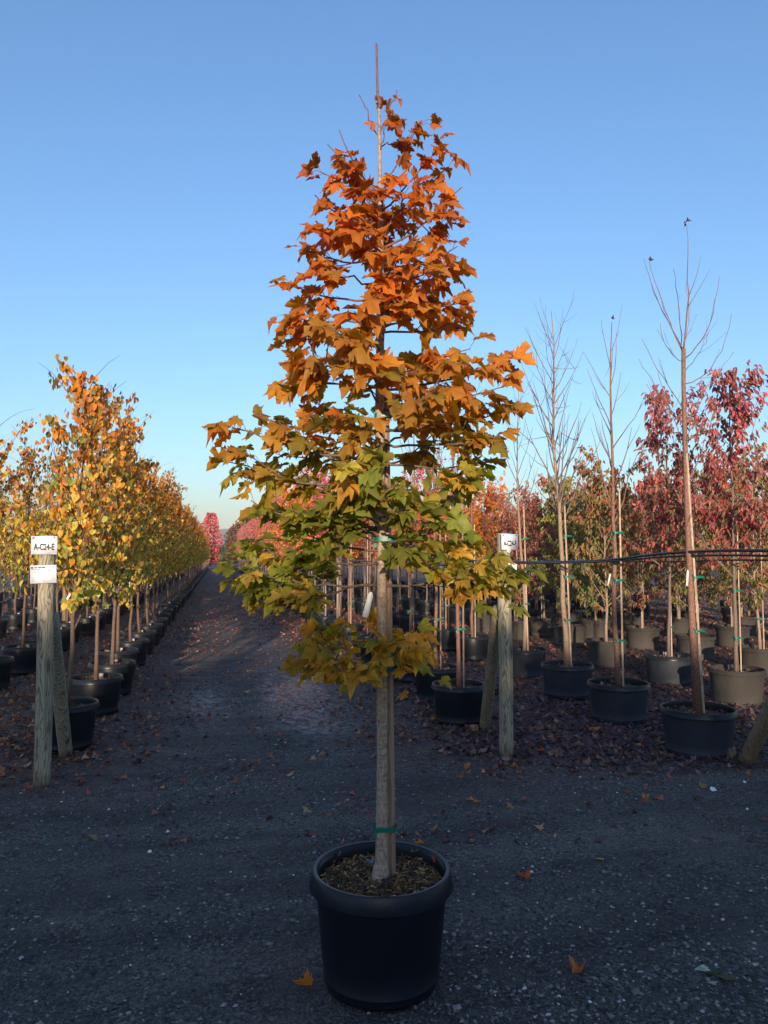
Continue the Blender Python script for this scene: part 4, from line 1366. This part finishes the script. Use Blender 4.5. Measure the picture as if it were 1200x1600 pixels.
# R1, the tallest: shoots drawn after the photograph
g = ground_at(*RR[0])
F1 = g[0] * math.sin(YAW) + g[1] * math.cos(YAW)
Og = np.array([g[0], g[1], z0])
tk = [(1090, 1107), (1082, 980), (1076, 860), (1071, 720), (1068, 600), (1068, 545)]
tp = np.array([at(x, y, F1) for x, y in tk]) - Og; tp[0][2] = 0
tm, bm = MB(), MB()
tube(tm, tp, [.038, .030, .027, .022, .018, .019], 12, wob=.03)
rb = np.random.default_rng(5)
W = [((1068, 545), (1078, 450), (1073, 352), .010), ((1066, 545), (1030, 480), (1006, 405), .006), ((1067, 550), (1035, 475), (1014, 408), .006), ((1067, 560), (1062, 480), (1052, 420), .0055),
     ((1070, 560), (1110, 520), (1124, 432), .0065), ((1069, 565), (1040, 550), (1032, 505), .004), ((1070, 580), (1095, 550), (1107, 520), .004), ((1069, 600), (1120, 580), (1143, 490), .0055),
     ((1069, 640), (1040, 600), (1003, 530), .005), ((1070, 650), (1110, 600), (1146, 550), .004), ((1069, 660), (1030, 620), (998, 560), .0045), ((1070, 690), (1045, 640), (1028, 580), .004),
     ((1070, 700), (1090, 640), (1105, 600), .004), ((1071, 730), (1035, 650), (1010, 600), .004), ((1072, 760), (1100, 700), (1120, 620), .004), ((1066, 548), (1080, 500), (1072, 440), .003), ((1072, 800), (1040, 740), (1020, 690), .0035), ((1072, 820), (1100, 780), (1130, 720), .0035)]
for a, b, c, w_ in W:
    dp = rb.uniform(-.35, .35) if w_ < .009 else 0
    p0, p1, p2 = at(*a, F1) - Og, at(*b, F1 + dp * .6) - Og, at(*c, F1 + dp) - Og
    s = np.linspace(0, 1, 10)[:, None]
    p1 = 1.35 * p1 - .175 * (p0 + p2)
    P = (1 - s) ** 2 * p0 + 2 * s * (1 - s) * p1 + s ** 2 * p2
    P[1:-1] += rb.normal(0, .006, (8, 3))
    tube(bm, P, np.linspace(w_ * .85, .002, 10), 5)
    for q in range(2):
        i = int(rb.integers(2, 6)); d = norm(P[i + 1] - P[i]) + rb.normal(0, .35, 3)
        pp = curve(P[i], d, rb.uniform(.15, .4), .5, 4, rb, .05)
        tube(bm, pp, np.linspace(w_ * .4, .0014, 5), 4)
GB = 'bare staked trees along the black pipe on the right'
root = potted('potted_bare_tree', 'tallest bare tree, red-brown trunk, in the big grey pot nearest the right edge', 'bare', (g[0], g[1], 0), 0, 'wide', (tm, bm, MB()), (2.30, .019, .052, -.012, -.046, -.0), GB, tie_z=(1.05, 1.52), tagp=[((-.12, -.08, 1.585), .14, .02, -.18)], bark='red_bark', stake_mat='pale_stake')
leaf_bits(root, [tuple(at(1072, 350, F1) - np.array([g[0], g[1], 0])), tuple(at(1074, 346, F1) - np.array([g[0], g[1], 0])), tuple(at(1015, 407, F1) - np.array([g[0], g[1], 0])), tuple(at(1100, 585, F1) - np.array([g[0], g[1], 0]))], s=.042)
labs = ['bare brown-trunked tree in the dark pot just left of the tallest bare tree', 'bare tree with many fine upright twigs and a leaning tan trunk in a black pot', 'bare pale-trunked tree in the black pot right beside the A-C24-F post']
spec = [(202, 3.9, 14, .85, .030, (.0, 0), 'red_bark', 1.7), (203, 4.45, 34, 1.0, .036, (-.030, 0), 'tan_bark', 1.7), (204, 3.9, 14, .8, .026, (-.02, 0), 'tan_bark', 1.8)]
for i in range(3):
    g = ground_at(*RR[i + 1])
    sd, H, n_, bl_, r0, ln, bk, low = spec[i]
    t = whips(sd, H, 0, n_, bl_, r0, ln, (50, 70), low, 2 if i == 1 else 1)
    root = potted('potted_bare_tree', labs[i], 'bare', (g[0], g[1], 0), 0, 'wide' if i else 'wide', t, (2.1, .018, .050, -.012, ln[0] * 1.0, 0), GB, tie_z=(.82 + .1 * i, 1.45, 1.95), tagp=[((-.1, -.06, 1.52 + .03 * i), .13, .018, -.35)] if i < 1 else None, bark=bk, stake_mat='pale_stake')
    if i == 0:
        leaf_bits(root, [(.0, 0, 4.27)], s=.045)

bare_v = [whips(210 + k, 3.3 + .2 * k, 0, 12, .8, .024, (0, 0), (52, 74), 1.6, 1) for k in range(3)]
bare_c = [compile_tree(t, 'bare', 'red_bark') for t in bare_v]
bare_d = [compile_tree(t, 'bare', 'tan_bark') for t in bare_v[:2]]
FP = [(717, 1129), (682, 1094), (640, 1064)]
fl = ['bare tree with a dark red-brown trunk in the pot left of the mossy brown pole', 'bare brown-trunked tree in the second pot behind the maple, partly behind the first', 'bare tree in the third pot, just right of the maple stem']
GF = 'staked bare trees of the row behind the maple'
for i, (x, y) in enumerate(FP):
    g = ground_at(x, y)
    potted('potted_bare_tree', fl[i], 'bare', (g[0], g[1], 0), 0, 'tall', bare_c[i], (2.2, .015, .055, 0, 0, 0), GF, tie_z=(.95, 1.55), bark='red_bark', stake_mat='stake')

# ---- variants for the leafy rows
V = {}
V['dogwood'] = [compile_tree(grow('dogwood', 300 + k, 3.45 + .15 * k, 1.0, 26, 1.0, 2400 - 500 * k, .075, 'lance', 'droop', .024, (35, 66), .35, lambda u: 1.1 - .5 * u, 3), 'dogwood') for k in range(2)]
V['olive'] = [compile_tree(grow('olive', 320 + k, 2.5 + .15 * k, .35, 26, 1.1, 2600, .075, 'lance', 'droop', .022, (25, 62), .3, soft(1.0), 3), 'olive') for k in range(3)]
V['rusty'] = [compile_tree(grow('rusty', 340 + k, 2.45 + .2 * k, .35, 26, 1.1, 2600, .072, 'lance', 'droop', .022, (25, 62), .3, soft(1.0), 3), 'rusty') for k in range(3)]
V['green'] = [compile_tree(grow('green', 360 + k, 2.6, .35, 26, 1.1, 2600, .075, 'lance', 'droop', .022, (25, 62), .3, soft(1.0), 3), 'green') for k in range(2)]
V['orange'] = [compile_tree(grow('orange', 380 + k, 3.2, .9, 22, 1.05, 1500, .060, 'star', 'droop', .024, (35, 65), .4, soft(1.0), 2), 'orange') for k in range(2)]
V['pink'] = [compile_tree(grow('pink', 400 + k, 3.3, 1.2, 16, .8, 420, .045, 'star', 'droop', .02, (45, 70), .4, soft(.9), 2), 'pink') for k in range(2)]
V['red'] = [compile_tree(grow('red', 420 + k, 4.0, 1.15, 26, 1.0, 1000, .062, 'star', 'droop', .022, (68, 80), .2, lambda u: 1.15 - .45 * u, 1, 4), 'red') for k in range(3)]
V['bare'] = bare_c

# row S: two tall red trees, then shorter ones
S = [(1152, 1098, 'dogwood', 'tall dark-red leafy tree at the right edge in a dusty pot', 'dusty'),
     (1046, 1068, 'dogwood', 'tall dark-red leafy tree behind the tallest bare tree, in a dusty pot', 'wide'),
     (948, 1040, 'olive', 'olive and red leafy tree in a dusty pot behind the second bare tree', 'dusty'),
     (890, 1010, 'green', 'green-leaved tree in a dusty pot just behind the leaning tan trunk', 'dusty'),
     (850, 994, 'rusty', 'rust-red tree in a dusty pot between the sign and the leaning tan trunk', 'dusty')]
k = 0
for x, y, kd, lab, pk in S:
    g = ground_at(x, y)
    potted('potted_leafy_tree', lab, kd, (g[0], g[1], 0), .6 * k, pk, V[kd][k % len(V[kd])], (1.7, .014, .05, -.02, 0, 0), 'leafy trees right of the sign', tie_z=(.75, 1.3), stake_mat='pale_stake')
    k += 1

rr_ = np.random.default_rng(77)


def visible(x, y):
    F = x * math.sin(YAW) + y * math.cos(YAW); R = x * math.cos(YAW) - y * math.sin(YAW)
    return F > 2 and abs(R) < F * .56 + 1.0


NAMEK = {'olive': 'olive-brown', 'rusty': 'rust-red', 'green': 'dull green', 'orange': 'bright orange', 'pink': 'magenta-pink', 'red': 'narrow coral-red', 'bare': 'bare', 'dogwood': 'dark red'}
ROWN = {2.45: 'the A-C24-F row', 4.15: 'the row beside the A-C24-F row', 5.9: 'the row of dusty pots', 7.65: 'the first row past the dusty pots', 9.4: 'the second row past the dusty pots', 11.1: 'the third row past the dusty pots', 12.9: 'the fourth row past the dusty pots', 14.8: 'the rearmost row on the right'}
for X, y0, y1, dy in [(2.45, 11.2, 90, 1.32), (4.15, 11.6, 78, 1.38), (5.9, 14.2, 60, 1.6), (7.65, 9.3, 44, 1.55), (9.4, 10.5, 40, 1.7), (11.1, 12.3, 36, 1.9), (12.9, 14.5, 34, 2.1), (14.8, 17, 32, 2.3)]:
    y = y0; cnt = 0
    while y < y1:
        u = rr_.random()
        if X < 3: kd = 'bare' if y < 14 else ('pink' if y < 19 else ('orange' if u < .35 and y < 40 else 'red'))
        elif X < 5: kd = 'bare' if y < 13.5 else ('pink' if y < 18 and u < .6 else ('orange' if y < 30 and u < .6 else 'red'))
        elif X < 7: kd = 'rusty' if y < 15.5 else ('orange' if y < 34 else 'red')
        else:
            kd = 'orange' if y > 2.35 * X + 1 and u < .8 else ('rusty' if u < .45 else ('olive' if u < .78 else 'green'))
        if visible(X, y):
            hgt = f'{NAMEK[kd]} tree far back in {ROWN[X]}'
            grp = f'{NAMEK[kd]} trees in the far part of {ROWN[X]}'
            if cnt < 14: hgt = f'{NAMEK[kd]} tree, {ORD[cnt]} from the front in {ROWN[X]}'; grp = f'nearer trees in {ROWN[X]}'
            cnt += 1
            st = (1.9, .014, .05, -.02, 0, 0) if y < 22 else None
            rt = potted('potted_' + {'bare': 'bare_tree', 'pink': 'pink_maple', 'orange': 'orange_maple', 'red': 'red_maple'}.get(kd, 'leafy_tree'), hgt, kd, (X + rr_.normal(0, .05), y + rr_.normal(0, .06), 0), rr_.uniform(0, 6.28),
                        ('dusty' if X > 5 else 'tall') if y < 16 else 'far', V[kd][int(rr_.integers(0, len(V[kd])))], st, grp, tie_z=(.8,) if y < 15 else (), stake_mat='pale_stake')
            s = rr_.uniform(.88, 1.1)
            for ch in rt.children:
                if ch.name.split('.')[0] in ('trunk', 'branches', 'foliage'): ch.scale = (s, s, s)
        y += dy

# ---------------------------------------------------------------- far background
def crown_tree(name, x, y, H, w, pal, lab, n=1500, ls=.3, conical=False, base=.12):
    r = np.random.default_rng(int(abs(x * 7 + y * 13)))
    root = empty(name, (x, y, 0)); tag(root, lab, 'tree')
    mb = MB(); tube(mb, np.array([[0, 0, 0], [0, 0, H * .5], [0, 0, H * .9]]), [H * .02, H * .014, H * .004], 7)
    mb.build('trunk', M['brown_bark'], root)
    u = r.random(n); z = H * (base + (1 - base) * u)
    prof = (1 - u) ** .8 if conical else np.sin(PI * np.clip(u * .85 + .12, 0, 1)) ** .6
    a = r.random(n) * 2 * PI; q = w / 2 * prof * np.sqrt(r.random(n)) * (1 + .18 * np.sin(a * 3 + z * 2))
    pos = np.column_stack([np.cos(a) * q, np.sin(a) * q, z])
    t = np.column_stack([np.cos(a), np.sin(a), np.full(n, -.4)]) + r.normal(0, .5, (n, 3)); nr = r.normal(0, .6, (n, 3)) + [0, 0, .7]
    mb = MB(); scatter(mb, LANCE_V * [1.5, 1, 1], LANCE_F, pos, frames(t, nr), ls * r.uniform(.6, 1.2, n), pick(pal, r, n))
    o = mb.build('crown', M['leaf'], root, attrs=True, smooth=False); o['kind'] = 'stuff'


EV = [[.03, .045, .02], [.045, .06, .025], [.035, .05, .03]]


def far_pt(px_, F): 
    R = (px_ - 600) / 1155 * F
    return R * math.cos(YAW) + F * math.sin(YAW), F * math.cos(YAW) - R * math.sin(YAW)


for name, px_, F, H, w, pal, lab, con in [
        ('red_maple', 329, 98, 7.4, 2.6, PAL['pink'][0] + PAL['red'][1], 'crimson column-shaped tree at the far end of the left row', False),
        ('red_maple', 317, 96, 5.6, 2.2, PAL['red'][0], 'pale pink thin tree just left of the crimson one at the end of the lane', False),
        ('conifer', 358, 175, 6.0, 3.2, EV, 'small dark conifer at the end of the lane', True),
        ('conifer', 349, 190, 4.2, 2.6, EV, 'smaller dark conifer left of the other, at the end of the lane', True),
        ('broadleaf_tree', 366, 120, 6.3, 3.4, [[.09, .1, .03], [.2, .08, .04], [.12, .1, .04]], 'green-brown bushy tree right of the far end of the lane', False),
        ('broadleaf_tree', 376, 100, 6.3, 3.6, [[.2, .08, .04], [.28, .07, .04], [.1, .09, .03]], 'red-tinged green tree where the right row ends', False)]:
    x, y = far_pt(px_, F)
    crown_tree(name, x, y, H, w, pal, lab, 1500, .3, con)


def far_wood():
    r = np.random.default_rng(9)
    n = 26000
    F = r.uniform(115, 230, n)
    R = (r.random(n) * 2 - 1) * F * .62
    x = R * math.cos(YAW) + F * math.sin(YAW); y = F * math.cos(YAW) - R * math.sin(YAW)
    ok = ~((np.abs(x - .4) < 5) & (y < 170))
    x, y, F = x[ok], y[ok], F[ok]; n = len(x)
    hgt = 3.6 + 1.2 * fast_noise(x, y, .12) + .8 * fast_noise(x, y, .5)
    hgt = np.where(x > 12, hgt + 1.5, hgt)
    z = r.random(n) ** .6 * hgt
    pos = np.column_stack([x, y, z])
    t = r.normal(0, 1, (n, 3)); nr = r.normal(0, 1, (n, 3))
    k = fast_noise(x, y, .22)
    col = np.where((k > .15)[:, None], pick([[.22, .09, .05], [.3, .14, .05], [.25, .16, .06]], r, n), pick([[.08, .09, .03], [.14, .12, .04], [.05, .06, .03]], r, n))
    mb = MB(); scatter(mb, LANCE_V * [1.6, 1, 1], LANCE_F, pos, frames(t, nr), r.uniform(.7, 1.5, n), col)
    o = mb.build('far_trees', M['leaf'], attrs=True, smooth=False)
    tag(o, 'far belt of low autumn trees beyond the nursery', 'woodland', kind='stuff')


far_wood()

# crossing road at the end of the lane
mb = MB(); mb.add([[-60, 100, .03], [60, 100, .03], [60, 112, .03], [-60, 112, .03]], [[0, 1, 2, 3]])
m, n, l, b = mat('cross_road_gravel', .85, (.10, .10, .105))
o = mb.build('cross_road', m); tag(o, 'pale gravel road crossing the end of the lane', kind='structure')


def hills():
    xs = np.linspace(-1900, 2300, 170); ys = np.linspace(900, 1900, 40)
    X, Y = np.meshgrid(xs, ys)
    prof = np.clip((Y - 900) / 600, 0, 1) ** .8
    Z = prof * (44 + 12 * np.sin(X / 260 + 1.3) + 6 * np.sin(X / 90) + 2.5 * np.sin(X / 33 + Y / 50) + 1.6 * np.sin(X / 11 + Y / 17)) + RNG.normal(0, .9, X.shape) * prof
    Vv = np.stack([X, Y, Z - 1], -1).reshape(-1, 3)
    nx = len(xs)
    i = np.arange(len(ys) - 1)[:, None]; j = np.arange(nx - 1)[None, :]
    Fq = np.stack([i * nx + j, i * nx + j + 1, (i + 1) * nx + j + 1, (i + 1) * nx + j], -1).reshape(-1, 4)
    m, n, l, b = mat('wooded_hill', .9)
    geo = n.new('ShaderNodeNewGeometry')
    t = noise(n, l, geo.outputs['Position'], .03, 6, .65)
    l.new(ramp(n, l, t.outputs['Fac'], [(.4, (.03, .045, .025)), (.62, (.09, .09, .045))]).outputs[0], b.inputs['Base Color'])
    mb = MB(); mb.add(Vv, Fq)
    o = mb.build('hills', m); tag(o, 'low wooded hills on the horizon', kind='structure')


hills()

# ---------------------------------------------------------------- single fallen leaves and scraps that the photograph shows
def fallen(px_, py_, size, col, rz, curl, lab, k=0, z=0.0, shape='maple'):
    g = ground_at(px_, py_, z)
    V, F, P2, rr = MAPLE_T[k % 6]
    if shape == 'oval':
        V, F = HEART_V.copy(), HEART_F; P2 = V[:, :2]; rr = np.hypot(V[:, 0], V[:, 1] - .4)
    V = V.copy()
    V[:, 2] = curl * (np.abs(V[:, 0]) ** 1.6 + .4 * np.abs(V[:, 1] - .4) ** 2) + .06 * np.sin(9 * V[:, 0] + k) + .05
    V[:, 2] -= V[:, 2].min()
    V[:, :2] -= [0, .4]
    V[:, 0] *= 1 - .3 * min(1, abs(curl))
    mb = MB(); mb.add(V * size, F, np.tile(np.minimum(np.array(col) * (1.5 if z == 0 else 1.3), .85), (len(V), 1)) * (1 - .35 * np.clip(rr - .5, 0, 1))[:, None], P2)
    o = mb.build('fallen_leaf', M['maple_leaf'], attrs=True, smooth=False)
    o.location = (g[0], g[1], z + float(ground_h(g[0], g[1])) * (z == 0) + .004)
    o.rotation_euler = (0.05, .04, rz)
    tag(o, lab, 'leaf', 'single fallen leaves')


OR, RO, TA = (.50, .17, .05), (.46, .12, .05), (.52, .24, .09)
for a in [(475, 1537, .062, OR, 1.3, 1.1, 'curled orange leaf on the gravel left of the big pot', 0),
          (903, 1520, .066, (.48, .15, .05), 2.4, 1.2, 'curled rust-orange leaf on the gravel right of the big pot, nearest the camera', 2),
          (818, 1371, .062, RO, .4, .8, 'red-orange leaf lying right of the pot rim', 1),
          (733, 1252, .050, TA, 1.0, .5, 'tan-orange leaf of a touching pair on the gravel below the sign post', 3),
          (745, 1255, .040, TA, 2.2, .4, 'small yellowish leaf of the touching pair below the sign post', 4),
          (718, 1217, .050, RO, .2, .4, 'small orange leaf between the maple stem and the sign post foot', 5),
          (803, 1198, .054, (.5, .2, .08), 1.4, .8, 'orange leaf at the foot of the A-C24-F post', 2),
          (1008, 1247, .052, TA, 2.0, 1.1, 'curled tan leaf in front of the pots on the right', 0),
          (1030, 1248, .046, (.42, .17, .09), .5, .9, 'reddish leaf beside the curled tan one on the right', 1),
          (845, 1172, .055, RO, 1.1, .6, 'orange leaf just right of the A-C24-F post', 4),
          (898, 1106, .055, (.5, .18, .06), 2.3, .6, 'orange leaf under the black pot of the leaning tan trunk', 3),
          (400, 1191, .050, (.5, .13, .05), .9, .6, 'orange leaf on the lane, middle of three in a line', 1),
          (380, 1188, .036, (.5, .3, .06), .2, .4, 'small yellow leaf, leftmost of three on the lane', 5),
          (432, 1193, .044, (.25, .03, .03), 2.8, .6, 'dark red leaf, rightmost of three on the lane', 2),
          (655, 1318, .045, (.55, .22, .05), 1.5, .6, 'yellow-orange leaf on the gravel behind the big pot rim', 0)]:
    fallen(*a)
fallen(937, 1347, .05, (.50, .33, .12), 1.2, .5, 'small yellow leaf alone on the gravel right of centre', 0, 0, 'oval')
for a in [(526, 1338, .030, (.42, .16, .11), .5, .9, 'small salmon leaf at the left inside the big pot', 1),
          (553, 1331, .034, (.10, .04, .05), 1.5, .9, 'dark purple leaf at the back left inside the big pot', 3),
          (577, 1349, .036, (.22, .22, .30), .2, 1.0, 'pale bluish leaf beside the maple stem in the pot', 2),
          (648, 1333, .034, (.45, .2, .12), 1.7, .7, 'salmon leaf at the back right inside the big pot', 4),
          (681, 1348, .036, (.42, .11, .06), 2.5, .9, 'orange-red leaf at the right inside the big pot', 0),
          (602, 1381, .038, (.06, .04, .05), .9, .7, 'dark leaf on the mulch in front of the stem', 5)]:
    fallen(*a, z=.410)
# green leaf with pale rolled ones, bottom right
for px_, py_, s, c, rz, cu, lab in [(1112, 1524, .075, (.055, .085, .04), 1.9, .25, 'dark green oval leaf lying bottom right, upper of two'),
                                    (1136, 1533, .080, (.10, .12, .055), 1.2, .45, 'green leaf with a folded pale edge, lower of two bottom right'),
                                    (1098, 1524, .060, (.42, .44, .40), 1.4, 1.6, 'rolled pale grey leaf left of the green ones'),
                                    (1112, 1543, .036, (.38, .38, .3), 1.1, 1.2, 'tiny rolled pale leaf below the green ones')]:
    fallen(px_, py_, s, c, rz, cu, lab, 1, 0, 'oval')


def scrap(px_, py_, s, lab):
    g = ground_at(px_, py_)
    mb = MB()
    P = np.array([[0, 0, 0], [1, .1, 0], [1.1, .8, .3], [.4, 1.0, .5], [-.1, .5, .25]]) * s
    mb.add(np.vstack([P, P + [0, 0, .002]]), [[0, 1, 2], [0, 2, 3], [0, 3, 4], [7, 6, 5], [8, 7, 5], [9, 8, 5]])
    mb.face([[i, 5 + i, 5 + (i + 1) % 5, (i + 1) % 5] for i in range(5)])
    o = mb.build('plastic_scrap', M['tag'], loc=(g[0], g[1], .012), smooth=False); tag(o, lab, 'scrap')


scrap(231, 1336, .018, 'tiny white chip on the gravel at lower left')
scrap(1113, 1239, .040, 'white plastic scrap on the gravel in front of the nearest right pot')
scrap(1163, 1226, .022, 'thin white scrap near the foot of the right-edge brown pole')


# ---------------------------------------------------------------- unseen evergreen row added behind the camera to shade the yard
def shade_hedge():
    r = np.random.default_rng(21)
    root = empty('added_shade_hedge', (0, -22, 0))
    tag(root, 'unseen evergreen row added behind the camera to shade the yard', 'shade caster')
    mb = MB()
    xs = np.linspace(-32, 32, 90)
    hg = np.interp(xs, [-40, -7.9, -6.6, -4.6, -3.4, -1.7, 34], [5.6, 5.5, 4.85, 4.85, 5.6, 4.75, 4.75]) + .35 * np.sin(xs * .9) + .25 * np.sin(xs * 2.3 + 1) + r.normal(0, .12, 90)  # height shaped along its length to place the shade edge
    V, F = [], []
    for i, x in enumerate(xs):
        h = hg[i]
        V += [[x, -1.2, 0], [x, -1.0, h * .8], [x, 0, h], [x, 1.0, h * .8], [x, 1.2, 0]]
    for i in range(89):
        for k in range(4): F.append([i * 5 + k, i * 5 + k + 1, i * 5 + 6 + k, i * 5 + 5 + k])
    m, n, l, b = mat('shade_hedge_inner', .9, (.025, .035, .018))
    mb.add(V, F); o = mb.build('shade_hedge_mass', m, root); o['kind'] = 'stuff'
    n_ = 9000
    x = r.uniform(-32, 32, n_); h = np.interp(x, xs, hg); z = h * r.random(n_) ** .5 * 1.03
    yy = np.where(r.random(n_) < .5, -1, 1) * np.clip((h - z) * 1.2, .1, 1.25) + r.normal(0, .15, n_)
    mb = MB(); scatter(mb, LANCE_V, LANCE_F, np.column_stack([x, yy, z]), frames(r.normal(0, 1, (n_, 3)) + [0, 0, 1], r.normal(0, 1, (n_, 3))), r.uniform(.3, .6, n_), pick(EV, r, n_))
    o = mb.build('foliage', M['leaf'], root, attrs=True, smooth=False); o['kind'] = 'stuff'


shade_hedge()

# ---------------------------------------------------------------- thin autumn haze over the whole place
hz = MB()
box(hz, (100, 700, 34), (5600, 2700, 72))
hm = bpy.data.materials.new('haze'); hm.use_nodes = True
hn = hm.node_tree.nodes; hn.clear()
ho = hn.new('ShaderNodeOutputMaterial'); hv = hn.new('ShaderNodeVolumePrincipled')
hv.inputs['Color'].default_value = (.88, .90, .96, 1); hv.inputs['Density'].default_value = 0.0005
hm.node_tree.links.new(hv.outputs[0], ho.inputs['Volume'])
o = hz.build('haze', hm, smooth=False); tag(o, 'thin pale haze in the air', kind='stuff')
print('OBJECTS', len(bpy.data.objects), 'TRIS', sum(len(me.loops) - 2 * len(me.polygons) for me in bpy.data.meshes))
